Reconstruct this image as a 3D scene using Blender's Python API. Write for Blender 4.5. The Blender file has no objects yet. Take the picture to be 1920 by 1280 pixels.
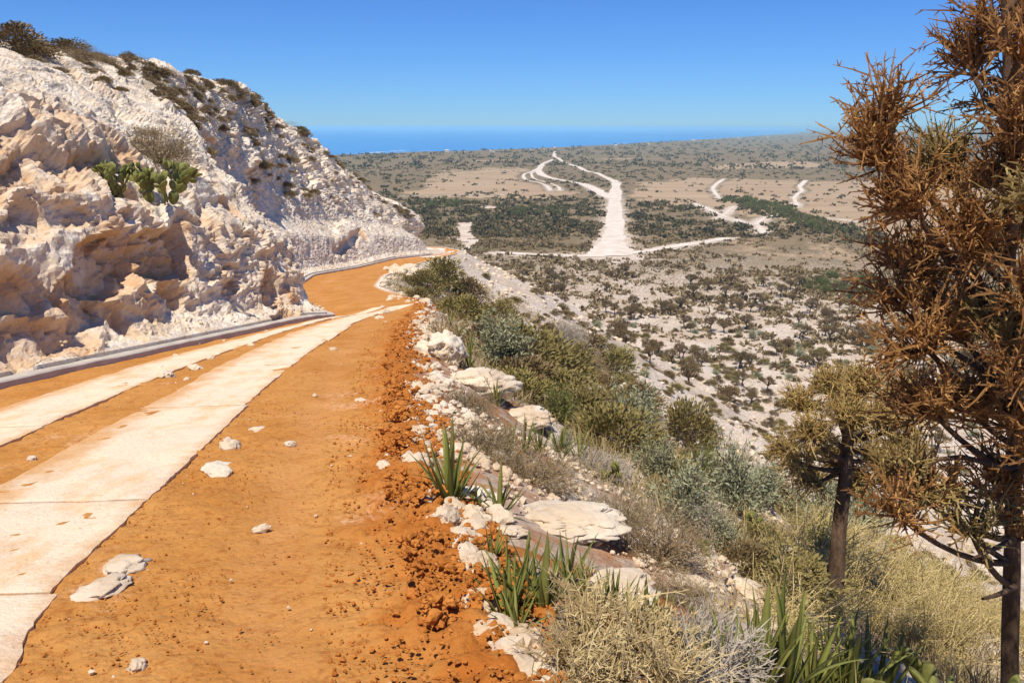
import bpy, math, random
import numpy as np
from mathutils import Matrix, Vector, Euler

# ------------------------------------------------------------------ camera, sky, sun, exposure
SC = bpy.context.scene
COL = SC.collection
F = 1920 * 28.0 / 36.0                     # focal length in photograph pixels
PITCH = math.atan((640 - 239) / F)
CZ = 1.7
cam_d = bpy.data.cameras.new('camera'); cam_d.lens = 28.0; cam_d.sensor_width = 36.0
cam_d.clip_start = 0.05; cam_d.clip_end = 200000.0
cam = bpy.data.objects.new('camera', cam_d); COL.objects.link(cam)
cam.location = (0, 0, CZ); cam.rotation_euler = (math.pi / 2 - PITCH, 0, 0)
SC.camera = cam

SUN = Vector((-0.13, -0.38, 0.92)).normalized()
w = bpy.data.worlds.new('World'); SC.world = w; w.use_nodes = True
wn = w.node_tree; bg = wn.nodes['Background']
sky = wn.nodes.new('ShaderNodeTexSky'); sky.sky_type = 'NISHITA'; sky.sun_disc = False
sky.sun_elevation = math.asin(SUN.z); sky.sun_rotation = math.atan2(SUN.x, SUN.y)
sky.altitude = 0.0; sky.air_density = 0.9; sky.dust_density = 0.0; sky.ozone_density = 3.0
gm = wn.nodes.new('ShaderNodeMix'); gm.data_type = 'RGBA'; gm.blend_type = 'MULTIPLY'; gm.inputs[0].default_value = 1.0
gm.inputs[7].default_value = (0.36, 0.66, 1.18, 1)
wn.links.new(sky.outputs[0], gm.inputs[6]); wn.links.new(gm.outputs[2], bg.inputs[0]); bg.inputs[1].default_value = 0.09
sl = bpy.data.lights.new('sun', 'SUN'); sl.energy = 4.6; sl.angle = math.radians(0.53); sl.color = (1.0, 0.93, 0.81)
so = bpy.data.objects.new('sun', sl); COL.objects.link(so)
so.rotation_euler = SUN.to_track_quat('Z', 'Y').to_euler(); so.location = (0, 0, 60)
SC.view_settings.view_transform = 'Standard'; SC.view_settings.look = 'None'
SC.view_settings.exposure = 0.25; SC.view_settings.gamma = 1.0
SC.cycles.use_denoising = True
SC.cycles.max_bounces = 6; SC.cycles.diffuse_bounces = 3; SC.cycles.volume_bounces = 1; SC.cycles.transparent_max_bounces = 4

rng = np.random.default_rng(11)
random.seed(5)
U = lambda a, b, n=None: rng.uniform(a, b, n)

# ------------------------------------------------------------------ noise
def _hash(ix, iy, iz, seed):
    h = (ix.astype(np.int64) * 374761393 + iy.astype(np.int64) * 668265263 + iz.astype(np.int64) * 2147483647 + seed * 974634777) & 0xffffffff
    h = ((h ^ (h >> 13)) * 1274126177) & 0xffffffff
    h = ((h ^ (h >> 16)) * 2246822519) & 0xffffffff
    return ((h ^ (h >> 15)) & 0xffffff) / float(0xffffff)
def vn(p, seed=0):
    f = np.floor(p); t = p - f; f = f.astype(np.int64); t = t * t * t * (t * (t * 6 - 15) + 10)
    x, y, z = f[:, 0], f[:, 1], f[:, 2]; a, b, c = t[:, 0], t[:, 1], t[:, 2]
    H = lambda i, j, k: _hash(x + i, y + j, z + k, seed)
    l = lambda u, v, s: u + (v - u) * s
    return 2 * l(l(l(H(0,0,0), H(1,0,0), a), l(H(0,1,0), H(1,1,0), a), b), l(l(H(0,0,1), H(1,0,1), a), l(H(0,1,1), H(1,1,1), a), b), c) - 1
def fbm(p, o=4, seed=0, gain=0.5):
    s = 0; a = 1; q = p
    for i in range(o):
        s = s + a * vn(q, seed + i * 7); a *= gain; q = q * 2.03 + 11.3
    return s
def worley(p, seed=0):
    f = np.floor(p).astype(np.int64); best = np.full(len(p), 9.0)
    for i in (-1, 0, 1):
        for j in (-1, 0, 1):
            for k in (-1, 0, 1):
                x, y, z = f[:, 0] + i, f[:, 1] + j, f[:, 2] + k
                d = np.stack([x + _hash(x, y, z, seed), y + _hash(x, y, z, seed + 1), z + _hash(x, y, z, seed + 2)], 1) - p
                best = np.minimum(best, (d * d).sum(1))
    return np.sqrt(best)
def facet(p, seed=0, tilt=.7):
    """angular blocks: each cell is offset and tilted by its own amount; returns offset (-1..1)"""
    f = np.floor(p).astype(np.int64); best = np.full(len(p), 9.0); out = np.zeros(len(p))
    for i in (-1, 0, 1):
        for j in (-1, 0, 1):
            for k in (-1, 0, 1):
                x, y, z = f[:, 0] + i, f[:, 1] + j, f[:, 2] + k
                h = [_hash(x, y, z, seed + m) for m in range(3)]
                d = p - np.stack([x + h[0], y + h[1], z + h[2]], 1); dd = (d * d).sum(1); c = dd < best
                o = _hash(x, y, z, seed + 5) * 2 - 1 + tilt * 2 * (d[:, 0] * (h[1] - .5) + d[:, 1] * (h[2] - .5) + d[:, 2] * (h[0] - .5)) * 1.6
                best = np.where(c, dd, best); out = np.where(c, o, out)
    return out
def sstep(a, b, x):
    t = np.clip((x - a) / (b - a), 0, 1); return t * t * (3 - 2 * t)
def xy3(x, y, s=1.0, z=0.0):
    return np.stack([x / s, y / s, np.zeros_like(x) + z], 1)

# ------------------------------------------------------------------ object helpers
def props(o, label=None, cat=None, group=None, kind=None):
    if label: o['label'] = label
    if cat: o['category'] = cat
    if group: o['group'] = group
    if kind: o['kind'] = kind
    return o
def mesh(name, V, faces, mats, smooth=False, attrs=None, midx=None):
    """faces: list of (M,k) int arrays"""
    me = bpy.data.meshes.new(name); V = np.asarray(V, np.float32)
    me.vertices.add(len(V)); me.vertices.foreach_set('co', V.ravel())
    faces = [np.asarray(f, np.int32) for f in faces if len(f)]
    nl = sum(f.size for f in faces); nf = sum(len(f) for f in faces)
    me.loops.add(nl); me.polygons.add(nf)
    me.loops.foreach_set('vertex_index', np.concatenate([f.ravel() for f in faces]))
    tot = np.concatenate([np.full(len(f), f.shape[1], np.int32) for f in faces])
    me.polygons.foreach_set('loop_start', np.concatenate([[0], np.cumsum(tot)[:-1]]).astype(np.int32))
    me.polygons.foreach_set('loop_total', tot)
    me.polygons.foreach_set('use_smooth', np.full(nf, smooth))
    for m in (mats if isinstance(mats, (list, tuple)) else [mats]): me.materials.append(m)
    if midx is not None: me.polygons.foreach_set('material_index', np.asarray(midx, np.int32))
    for k, a in (attrs or {}).items():
        at = me.attributes.new(k, 'FLOAT', 'POINT'); at.data.foreach_set('value', np.asarray(a, np.float32))
    me.update(calc_edges=True); me.validate()
    return me
def link(name, me, parent=None, M=None):
    o = bpy.data.objects.new(name, me); COL.objects.link(o)
    if parent is not None: o.parent = parent
    if M is not None: o.matrix_local = M
    return o
def empty(name, loc, rz=0.0, sc=1.0):
    o = bpy.data.objects.new(name, None); COL.objects.link(o)
    o.location = loc; o.rotation_euler = (0, 0, rz); o.scale = (sc, sc, sc); o.empty_display_size = 0.1
    return o
def gridfaces(nr, nc):
    i = np.arange(nr * nc).reshape(nr, nc)
    return np.stack([i[:-1, :-1], i[:-1, 1:], i[1:, 1:], i[1:, :-1]], -1).reshape(-1, 4)
class MB:
    """collects vectorised pieces; build() makes ONE mesh"""
    def __init__(s): s.V = []; s.F = []; s.n = 0; s.A = []
    def add(s, V, Fs, a=0.0):
        V = np.asarray(V); s.V.append(V)
        for f in Fs: s.F.append(np.asarray(f) + s.n)
        s.A.append(np.broadcast_to(np.asarray(a, float), (len(V),))); s.n += len(V)
    def tubes(s, P0, P1, r0, r1, k=4, a=0.0):
        P0 = np.atleast_2d(P0); P1 = np.atleast_2d(P1); n = len(P0)
        r0 = np.broadcast_to(r0, (n,)); r1 = np.broadcast_to(r1, (n,))
        d = P1 - P0; d = d / (np.linalg.norm(d, axis=1, keepdims=True) + 1e-9)
        ref = np.where(np.abs(d[:, 2:3]) > 0.9, [[1.0, 0, 0]], [[0, 0, 1.0]])
        u = np.cross(d, ref); u /= np.linalg.norm(u, axis=1, keepdims=True) + 1e-9; v = np.cross(d, u)
        an = np.arange(k) * 2 * math.pi / k
        ring = np.cos(an)[None, :, None] * u[:, None] + np.sin(an)[None, :, None] * v[:, None]
        V = np.concatenate([P0[:, None] + ring * r0[:, None, None], P1[:, None] + ring * r1[:, None, None]], 1).reshape(-1, 3)
        b = (np.arange(n) * 2 * k)[:, None]; i = np.arange(k)[None]; j = (np.arange(k)[None] + 1) % k
        Q = np.stack([b + i, b + j, b + k + j, b + k + i], -1).reshape(-1, 4)
        aa = np.repeat(np.broadcast_to(np.asarray(a, float), (n,)), 2 * k)
        s.add(V, [Q], aa)
    def path(s, P, r0, r1, k=5, a=0.0):
        P = np.asarray(P); r = np.linspace(r0, r1, len(P)); s.tubes(P[:-1], P[1:], r[:-1], r[1:], k, a)
    def blades(s, P, D, L, W, a=0.0):
        """rhombic leaves from P along D"""
        n = len(P); D = D / (np.linalg.norm(D, axis=1, keepdims=True) + 1e-9)
        R = rng.normal(size=(n, 3)); X = np.cross(D, R); X /= np.linalg.norm(X, axis=1, keepdims=True) + 1e-9
        L = np.broadcast_to(L, (n,))[:, None]; W = np.broadcast_to(W, (n,))[:, None]
        V = np.stack([P, P + D * L * .5 + X * W * .5, P + D * L, P + D * L * .5 - X * W * .5], 1).reshape(-1, 3)
        s.add(V, [np.arange(n * 4).reshape(n, 4)], np.repeat(np.broadcast_to(np.asarray(a, float), (n,)), 4))
    def me(s, name, mat, smooth=False):
        f3 = [f for f in s.F if f.shape[1] == 3]; f4 = [f for f in s.F if f.shape[1] == 4]
        fs = ([np.concatenate(f4)] if f4 else []) + ([np.concatenate(f3)] if f3 else [])
        return mesh(name, np.concatenate(s.V), fs, mat, smooth, {'tone': np.concatenate(s.A)})
def unit(n):
    v = rng.normal(size=(n, 3)); return v / np.linalg.norm(v, axis=1, keepdims=True)

# ------------------------------------------------------------------ materials
def M_(name, rough=0.85, spec=0.2):
    m = bpy.data.materials.new(name); m.use_nodes = True; nt = m.node_tree
    b = nt.nodes['Principled BSDF']; b.inputs['Roughness'].default_value = rough; b.inputs['Specular IOR Level'].default_value = spec
    return m, nt, b
class NG:
    def __init__(s, nt): s.nt = nt; s.L = nt.links.new; s.geo = None
    def pos(s, scale=(1, 1, 1)):
        g = s.nt.nodes.new('ShaderNodeNewGeometry'); m = s.nt.nodes.new('ShaderNodeVectorMath'); m.operation = 'MULTIPLY'
        m.inputs[1].default_value = scale; s.L(g.outputs['Position'], m.inputs[0]); return m.outputs[0]
    def noise(s, sc, det=5, rough=0.55, vec=None, dist=0.0):
        n = s.nt.nodes.new('ShaderNodeTexNoise'); n.inputs['Scale'].default_value = sc; n.inputs['Detail'].default_value = det
        n.inputs['Roughness'].default_value = rough; n.inputs['Distortion'].default_value = dist
        s.L(vec if vec is not None else s.pos(), n.inputs['Vector']); return n.outputs['Fac']
    def vor(s, sc, vec=None, feat='F1'):
        n = s.nt.nodes.new('ShaderNodeTexVoronoi'); n.inputs['Scale'].default_value = sc; n.feature = feat
        s.L(vec if vec is not None else s.pos(), n.inputs['Vector']); return n.outputs['Distance']
    def ramp(s, fac, a, b, ca=0.0, cb=1.0):
        n = s.nt.nodes.new('ShaderNodeMapRange'); n.clamp = True
        n.inputs[1].default_value = a; n.inputs[2].default_value = b; n.inputs[3].default_value = ca; n.inputs[4].default_value = cb
        s.L(fac, n.inputs[0]); return n.outputs[0]
    def math(s, op, a, b=0.5):
        n = s.nt.nodes.new('ShaderNodeMath'); n.operation = op
        for i, v in enumerate((a, b)):
            if isinstance(v, (int, float)): n.inputs[i].default_value = v
            else: s.L(v, n.inputs[i])
        return n.outputs[0]
    def mix(s, fac, a, b, mode='MIX'):
        n = s.nt.nodes.new('ShaderNodeMix'); n.data_type = 'RGBA'; n.blend_type = mode
        for i, v in ((0, fac), (6, a), (7, b)):
            if isinstance(v, (int, float)): n.inputs[i].default_value = v
            elif isinstance(v, tuple): n.inputs[i].default_value = (*v, 1)
            else: s.L(v, n.inputs[i])
        return n.outputs[2]
    def attr(s, name):
        n = s.nt.nodes.new('ShaderNodeAttribute'); n.attribute_name = name; return n.outputs['Fac']
    def rnd(s):
        return s.nt.nodes.new('ShaderNodeObjectInfo').outputs['Random']
    def bump(s, bsdf, h, strength=0.5, dist=0.05, prev=None):
        n = s.nt.nodes.new('ShaderNodeBump'); n.inputs['Strength'].default_value = strength; n.inputs['Distance'].default_value = dist
        s.L(h, n.inputs['Height'])
        if prev is not None: s.L(prev, n.inputs['Normal'])
        s.L(n.outputs[0], bsdf.inputs['Normal']); return n.outputs[0]

def rock_mat(name, cliff=False, grey=.5, bs=.9, dim=1.0):
    m, nt, b = M_(name, 0.9, 0.15); g = NG(nt)
    c = g.mix(g.ramp(g.noise(0.55, 6, 0.6), .38, .62), (.79, .67, .51), (.65, .49, .33))
    c = g.mix(g.ramp(g.noise(2.6, 6, 0.65), .45, .68), c, (.85, .77, .65))
    streak = g.noise(1.4, 6, 0.7, g.pos((1.0, 1.0, 0.45)))
    gw = g.ramp(streak, .50, .66)
    if cliff: gw = g.math('MULTIPLY', gw, g.ramp(g.attr('top'), 0.0, 1.0, 0.35, 0.95))
    else: gw = g.math('MULTIPLY', gw, grey)
    c = g.mix(gw, c, (.46, .395, .32))
    c = g.mix(g.math('MULTIPLY', g.ramp(g.noise(9, 5, .7), .52, .72), .55), c, (.45, .33, .22))
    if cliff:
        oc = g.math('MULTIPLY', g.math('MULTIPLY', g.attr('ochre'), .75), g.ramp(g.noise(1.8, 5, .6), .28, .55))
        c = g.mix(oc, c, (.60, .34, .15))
    if dim < 1: c = g.mix(1.0, c, (dim, dim * .96, dim * .9), 'MULTIPLY')
    g.L(c, b.inputs['Base Color'])
    h = g.math('ADD', g.noise(11, 9, .72), g.math('MULTIPLY', g.ramp(g.vor(9.0), 0.0, .40), .5))
    p = g.bump(b, h, bs, .05 if cliff else .02)
    p = g.bump(b, g.math('MULTIPLY', g.ramp(g.vor(5.5), .05, .30), g.ramp(g.noise(1.1, 3), .42, .6)), bs * .8, .06 if cliff else .02, p)
    g.bump(b, g.noise(42, 6, .75), bs * .7, .025 if cliff else .008, p)
    return m
MROCK = rock_mat('limestone', False, .35, .7, .86); MCREAM = rock_mat('cream_stone', False, .1, .6, .82); MCLIFF = rock_mat('cliff_limestone', True, .5, .75)

def dirt_mat():
    m, nt, b = M_('orange_dirt', .95, .1); g = NG(nt)
    c = g.mix(g.ramp(g.noise(1.1, 6, .6), .35, .65), (.46, .196, .044), (.56, .270, .076))
    c = g.mix(g.math('MULTIPLY', g.ramp(g.noise(16, 7, .75), .50, .66), .85), c, (.33, .105, .02))
    c = g.mix(g.math('MULTIPLY', g.attr('track'), g.ramp(g.noise(2.2, 6, .7), .35, .65, .05, .5)), c, (.58, .27, .10))
    c = g.mix(g.math('MULTIPLY', g.attr('berm'), g.ramp(g.noise(5, 4, .6), .3, .6, .3, .9)), c, (.40, .125, .02))
    c = g.mix(g.math('MULTIPLY', g.ramp(g.noise(.8, 5, .6), .60, .70), g.ramp(g.noise(22, 3, .6), .42, .6)), c, (.72, .42, .24))
    c = g.mix(g.attr('pale'), c, (.84, .76, .66))
    g.L(c, b.inputs['Base Color'])
    h = g.math('ADD', g.noise(13, 8, .7), g.math('MULTIPLY', g.ramp(g.vor(24), .0, .5), .35))
    p = g.bump(b, h, .55, .035); g.bump(b, g.noise(90, 4, .7), .45, .008, p)
    return m
MDIRT = dirt_mat()
def clod_mat():
    m, nt, b = M_('dirt_clods', .95, .1); g = NG(nt)
    c = g.mix(g.ramp(g.noise(9, 4), .35, .65), (.36, .12, .022), (.54, .21, .045)); g.L(c, b.inputs['Base Color'])
    g.bump(b, g.noise(45, 5, .7), .6, .02); return m
MCLOD = clod_mat()
def concrete_mat():
    m, nt, b = M_('dusty_concrete', .9, .15); g = NG(nt)
    c = g.mix(g.ramp(g.noise(1.3, 5, .6), .35, .65), (.76, .62, .46), (.82, .66, .46))
    c = g.mix(g.math('MULTIPLY', g.ramp(g.noise(3.2, 6, .65, g.pos((1, .5, 1))), .50, .68), .75), c, (.76, .45, .20))
    c = g.mix(g.math('MULTIPLY', g.ramp(g.noise(26, 4, .6), .60, .70), .7), c, (.55, .34, .18))
    c = g.mix(g.math('MULTIPLY', g.ramp(g.vor(22), .22, .10), .6), c, (.88, .78, .64))
    da = g.math('ADD', g.math('MULTIPLY', g.attr('dust'), .62), g.ramp(g.noise(2.3, 9, .75), .3, .7, -.30, .45))
    c = g.mix(g.ramp(da, .12, .75, 0, .95), c, (.62, .34, .14))
    g.L(c, b.inputs['Base Color'])
    p = g.bump(b, g.noise(30, 6, .7), .8, .02); g.bump(b, g.noise(5, 4, .6), .3, .04, p)
    return m
MCONC = concrete_mat()
def kerb_mat():
    m, nt, b = M_('grey_concrete', .9, .15); g = NG(nt)
    c = g.mix(g.ramp(g.noise(3, 6, .6), .35, .65), (.42, .37, .31), (.56, .49, .41)); g.L(c, b.inputs['Base Color'])
    g.bump(b, g.noise(20, 6, .65), .4, .02); return m
MKERB = kerb_mat()
def ground_mat():
    m, nt, b = M_('ground', .95, .1); g = NG(nt)
    n1 = g.noise(.55, 8, .65); n2 = g.noise(4.0, 6, .65)
    white = g.mix(g.ramp(n2, .38, .62), (.50, .39, .29), (.74, .65, .55))
    white = g.mix(g.ramp(g.noise(.11, 7, .7), .40, .66, 0, .75), white, (.40, .29, .19))
    scrub = g.mix(g.ramp(g.noise(.05, 8, .7), .35, .65), (.23, .16, .09), (.165, .125, .065))
    tan = g.mix(g.ramp(g.noise(.03, 6, .6, g.pos((.4, 2.0, 1))), .35, .65), (.34, .235, .14), (.42, .30, .19))
    wa = g.math('ADD', g.attr('white'), g.ramp(g.noise(1.7, 9, .72), .25, .75, -.40, .40))
    c = g.mix(g.ramp(wa, .35, .65), scrub, white)
    ta = g.math('ADD', g.attr('tan'), g.ramp(g.noise(.06, 6, .7), .3, .7, -.3, .3))
    c = g.mix(g.ramp(ta, .4, .6), c, tan)
    c = g.mix(g.math('MULTIPLY', g.attr('near'), g.ramp(g.noise(1.3, 6, .65), .5, .62)), c, (.42, .25, .14))
    c = g.mix(g.math('MULTIPLY', g.attr('spill'), g.ramp(g.noise(4, 5, .6), .40, .55)), c, (.42, .16, .04))
    g.L(c, b.inputs['Base Color'])
    p = g.bump(b, g.noise(3, 8, .7), .7, .15); g.bump(b, g.noise(22, 5, .7), .6, .03, p)
    return m
MGROUND = ground_mat()
def chalk_mat():
    m, nt, b = M_('white_gravel', .95, .1); g = NG(nt)
    c = g.mix(g.ramp(g.noise(.25, 7, .65), .35, .65), (.56, .47, .37), (.72, .63, .53)); g.L(c, b.inputs['Base Color'])
    return m
MCHALK = chalk_mat()
def leaf_mat(name, ca, cb, cc=None, rough=.7, var=.35, trans=0.0, scale=1.5):
    """ca..cb through the 'tone' of each leaf; cc mixed in per thing"""
    m, nt, b = M_(name, rough, .2); g = NG(nt)
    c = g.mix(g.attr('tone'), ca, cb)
    if cc: c = g.mix(g.ramp(g.rnd(), 0, 1, 0, .8), c, cc)
    c = g.mix(g.ramp(g.noise(scale, 3), .35, .65, 0, var), c, tuple(x * .55 for x in ca))
    g.L(c, b.inputs['Base Color'])
    if trans > 0:
        t = nt.nodes.new('ShaderNodeBsdfTranslucent'); g.L(c, t.inputs[0]); mx = nt.nodes.new('ShaderNodeMixShader'); mx.inputs[0].default_value = trans
        g.L(b.outputs[0], mx.inputs[1]); g.L(t.outputs[0], mx.inputs[2]); g.L(mx.outputs[0], nt.nodes['Material Output'].inputs[0])
    return m
def bark_mat(name, a, b_, sc=14):
    m, nt, b = M_(name, .9, .15); g = NG(nt)
    c = g.mix(g.ramp(g.noise(sc, 6, .65, g.pos((1, 1, .35))), .35, .65), a, b_); g.L(c, b.inputs['Base Color'])
    g.bump(b, g.noise(sc * 2, 6, .7, g.pos((1, 1, .3))), .9, .03); return m
MBARK = bark_mat('brown_bark', (.07, .04, .022), (.16, .10, .06))
MTWIG = leaf_mat('rusty_twigs', (.19, .082, .026), (.50, .265, .085), rough=.6, var=.4, scale=6)
MTWIG2 = leaf_mat('olive_gold_twigs', (.32, .19, .057), (.53, .39, .14), rough=.6, var=.35, scale=3)
MTWIG3 = leaf_mat('olive_brown_twigs', (.19, .115, .036), (.42, .31, .11), rough=.6, var=.4, scale=6)
MSTRAW = leaf_mat('straw_twigs', (.44, .31, .13), (.62, .49, .25), rough=.6, var=.4, scale=5)
MDEADGREY = leaf_mat('grey_dead_twigs', (.33, .27, .20), (.55, .48, .38), rough=.7, var=.4, scale=5)
MSISAL = leaf_mat('sword_leaf', (.11, .145, .028), (.38, .38, .09), (.27, .26, .07), rough=.45, var=.3, trans=.12, scale=4)
MPAD = leaf_mat('cactus_pad', (.12, .14, .03), (.29, .28, .07), (.21, .19, .055), rough=.6, var=.6, scale=16)
MSTEM = bark_mat('dry_stem', (.20, .13, .08), (.36, .27, .18))
MDRY = leaf_mat('dry_brown_foliage', (.15, .095, .04), (.32, .22, .10), (.22, .165, .075), var=.3)
MOLIVE = leaf_mat('olive_foliage', (.17, .14, .036), (.37, .30, .10), (.25, .19, .075), var=.3)
MGREY = leaf_mat('grey_green_foliage', (.18, .19, .10), (.42, .43, .27), (.28, .27, .14), var=.3)
MGREEN = leaf_mat('green_foliage', (.085, .10, .022), (.21, .225, .06), (.15, .15, .04), var=.3)
MWEED = leaf_mat('yellow_weed', (.36, .28, .07), (.60, .48, .18), (.45, .34, .12), var=.25)
MTUFT = leaf_mat('brown_tuft', (.19, .125, .065), (.38, .28, .15), (.25, .19, .10), var=.3)
MFAR = leaf_mat('far_scrub', (.085, .062, .026), (.15, .125, .05), var=.4, scale=.02)

# ------------------------------------------------------------------ layout in plan
def ray(px, py):
    c, s = math.cos(PITCH), math.sin(PITCH); dx = (px - 960) / F; dy = (640 - py) / F
    v = np.array([dx, c + s * dy, -s + c * dy]); return v
def at(px, py, d):
    """point seen at that place of the photograph, d metres deep along the view axis"""
    return np.array([0, 0, CZ]) + ray(px, py) * d
RP = np.array([(1.6,-6),(.9,-1),(.42,1),(0,2.65),(-.3,3.7),(-.7,5.4),(-1.12,8.2),(-1.65,11.5),(-2.3,17.5),(-2.45,21),(-2.7,24),(-3.9,27.5),(-6.1,35),(-7.4,45),(-7.5,58),(-6.6,68),(-5.5,78),(-5.6,85),(-8,92),(-14,98),(-24,101),(-45,103),(-90,106)], float)
LP = np.array([(-7.2,-6),(-7.2,-1),(-7.2,1),(-7.2,2.65),(-7.2,3.7),(-7.2,5.4),(-7.15,8.2),(-6.75,11.5),(-5.95,17.5),(-5.4,21),(-5.1,23),(-6.6,26),(-9.6,33.5),(-11.3,45),(-11,57),(-9.9,68),(-8.0,77),(-7.9,82),(-9.3,87),(-15.5,92),(-25,95.5),(-45,97.5),(-90,100)], float)
RZ = np.array([.92,.16,-.14,-.38,-.54,-.80,-1.21,-1.70,-2.6,-3.1,-3.55,-4.05,-5.15,-6.5,-8.1,-9.2,-10.3,-11.0,-11.7,-12.5,-13.5,-16,-20])
LDZ = np.array([.2]*11 + [.15,.05] + [0.0]*10)
cum = np.concatenate([[0], np.cumsum(np.linalg.norm(np.diff((RP + LP) / 2, axis=0), axis=1))])
S = np.arange(0, cum[-1], .25)
def smooth(a, k=9):
    p = np.pad(a, k // 2, mode='edge'); return np.convolve(p, np.ones(k) / k, 'valid')
RX, RY, RZs = [smooth(np.interp(S, cum, v), 9) for v in (RP[:, 0], RP[:, 1], RZ)]
LX, LY, LZs = [smooth(np.interp(S, cum, v), 9) for v in (LP[:, 0], LP[:, 1], RZ - LDZ)]
TX, TY = np.gradient(RX), np.gradient(RY); tl = np.hypot(TX, TY); TX /= tl; TY /= tl
def road_near(x, y):
    r = np.empty(len(x)); z = np.empty(len(x))
    for a in range(0, len(x), 20000):
        xs, ys = x[a:a+20000], y[a:a+20000]
        d = (xs[:, None] - RX[::2]) ** 2 + (ys[:, None] - RY[::2]) ** 2
        i = d.argmin(1) * 2; dx, dy = xs - RX[i], ys - RY[i]
        side = dx * TY[i] - dy * TX[i]
        r[a:a+20000] = np.sign(side) * np.hypot(dx, dy); z[a:a+20000] = RZs[i] + np.clip(dx * TX[i] + dy * TY[i], -1, 1) * -.145 * (np.abs(dx * TX[i] + dy * TY[i]) < 1)
    return r, z
FR = np.array([(-5,0.16),(-.3,.14),(0,.02),(.5,.10),(1,.35),(2,1.0),(4,2.2),(6,3.1),(8,4.1),(12,6.5),(20,12),(30,18),(45,23),(70,29),(110,34.5),(200,42),(600,60)])
# coast: distance from the camera for each bearing
SEA = -40.0
cpx = np.array([(300,296),(640,291),(900,282),(1000,279),(1150,272),(1300,263),(1400,257),(1480,251.5),(1530,247),(1575,244.5)])
cb, cd = [], []
for q in cpx:
    v = ray(*q); t = (CZ - SEA) / -v[2]; cb.append(math.atan2(v[0], v[1])); cd.append(t * math.hypot(v[0], v[1]))
cb, cd = np.array([-1.4] + cb + [.52, 1.5]), np.array([900.] + cd + [15000., 15000.])
def plain_z(x, y):
    R = np.hypot(x, y); rc = np.interp(np.arctan2(x, y), cb, cd)
    z = -38.2 + .7 * vn(xy3(x, y, 60.), 3) + .25 * vn(xy3(x, y, 14.), 4)
    rise = sstep(2500, 9000, R) * 14 * sstep(.28, .5, np.arctan2(x, y))
    return z + rise - sstep(-.04, .02, R / rc - 1) * (4.2 + rise)
def height(x, y):
    x = np.asarray(x, float); y = np.asarray(y, float)
    z = plain_z(x, y); R = np.hypot(x, y); k = np.where(R < 420)[0]
    if len(k):
        xs, ys = x[k], y[k]; r, zr = road_near(xs, ys)
        p = xy3(xs, ys)
        n = .55 * fbm(p / 6.0, 3, 21) + .22 * fbm(p / 1.3, 3, 22) * sstep(45, 20, R[k])
        led = np.abs(vn(p / 2.7, 23)) * .3 + sstep(60, 25, R[k]) * (.10 * facet(p / 2.2 + .3 * n[:, None], 26, 1.2) + .05 * facet(p / .7 + .2 * n[:, None], 27, 1.2))
        hill = zr - np.interp(r, FR[:, 0], FR[:, 1]) + (n * (.45 + .55 * sstep(5, 14, r)) + led - .25) * sstep(.3, 3.5, r) * (1 + sstep(15, 40, r))
        hill = hill + .35 * sstep(10, 60, r) * 3 * vn(p / 22., 25)
        d = np.clip((hill - z[k] + 2.5) / 5, 0, 1)
        z[k] = z[k] * (1 - d) + hill * d + 2.5 * d * (1 - d)
    return z
def ground(px, py, tmin=2.0, tmax=3000.):
    """where the line of sight through that place of the photograph meets the ground"""
    v = ray(px, py); t = np.geomspace(tmin, tmax, 1800); P = np.array([0, 0, CZ]) + t[:, None] * v
    h = height(P[:, 0], P[:, 1]); i = np.argmax(P[:, 2] < h)
    if P[i, 2] >= h[i]: i = len(t) - 1
    a = (P[i-1, 2] - h[i-1]) / max(1e-6, (P[i-1, 2] - h[i-1]) + (h[i] - P[i, 2])); q = P[i-1] + (P[i] - P[i-1]) * a
    return np.array([q[0], q[1], height(q[:1], q[1:2])[0]])
def flat(px, py, z=-38.2):
    v = ray(px, py); return (np.array([0, 0, CZ]) + v * ((CZ - z) / -v[2]))[:2]
def inpoly(x, y, P):
    ins = np.zeros(len(x), bool); j = len(P) - 1
    for i in range(len(P)):
        xi, yi = P[i]; xj, yj = P[j]
        c = ((yi > y) != (yj > y)) & (x < (xj - xi) * (y - yi) / (yj - yi + 1e-12) + xi); ins ^= c; j = i
    return ins
def poly(*q): return np.array([flat(*p) for p in q])
TAN = [poly((755,360),(800,342),(850,320),(960,313),(1010,318),(975,332),(1030,350),(1110,366),(1050,373),(950,368),(850,368),(760,370)),
       poly((1186,347),(1240,334),(1360,333),(1500,336),(1700,342),(1990,345),(1990,490),(1700,470),(1600,440),(1500,425),(1420,408),(1330,387),(1230,398),(1180,372)),
       poly((1375,464),(1530,447),(1620,480),(1680,525),(1480,512),(1400,492)),
       poly((730,305),(800,301),(800,304),(735,307)), poly((865,302),(985,299),(985,302),(870,304)), poly((1100,298),(1230,296),(1240,299),(1110,300))]
PALE = poly((1330,309),(1500,302),(1560,312),(1340,317))
WHITEP = [poly((850,420),(890,417),(882,438),(900,450),(880,470),(862,452)), poly((905,387),(925,384),(922,391),(908,391))]

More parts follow.
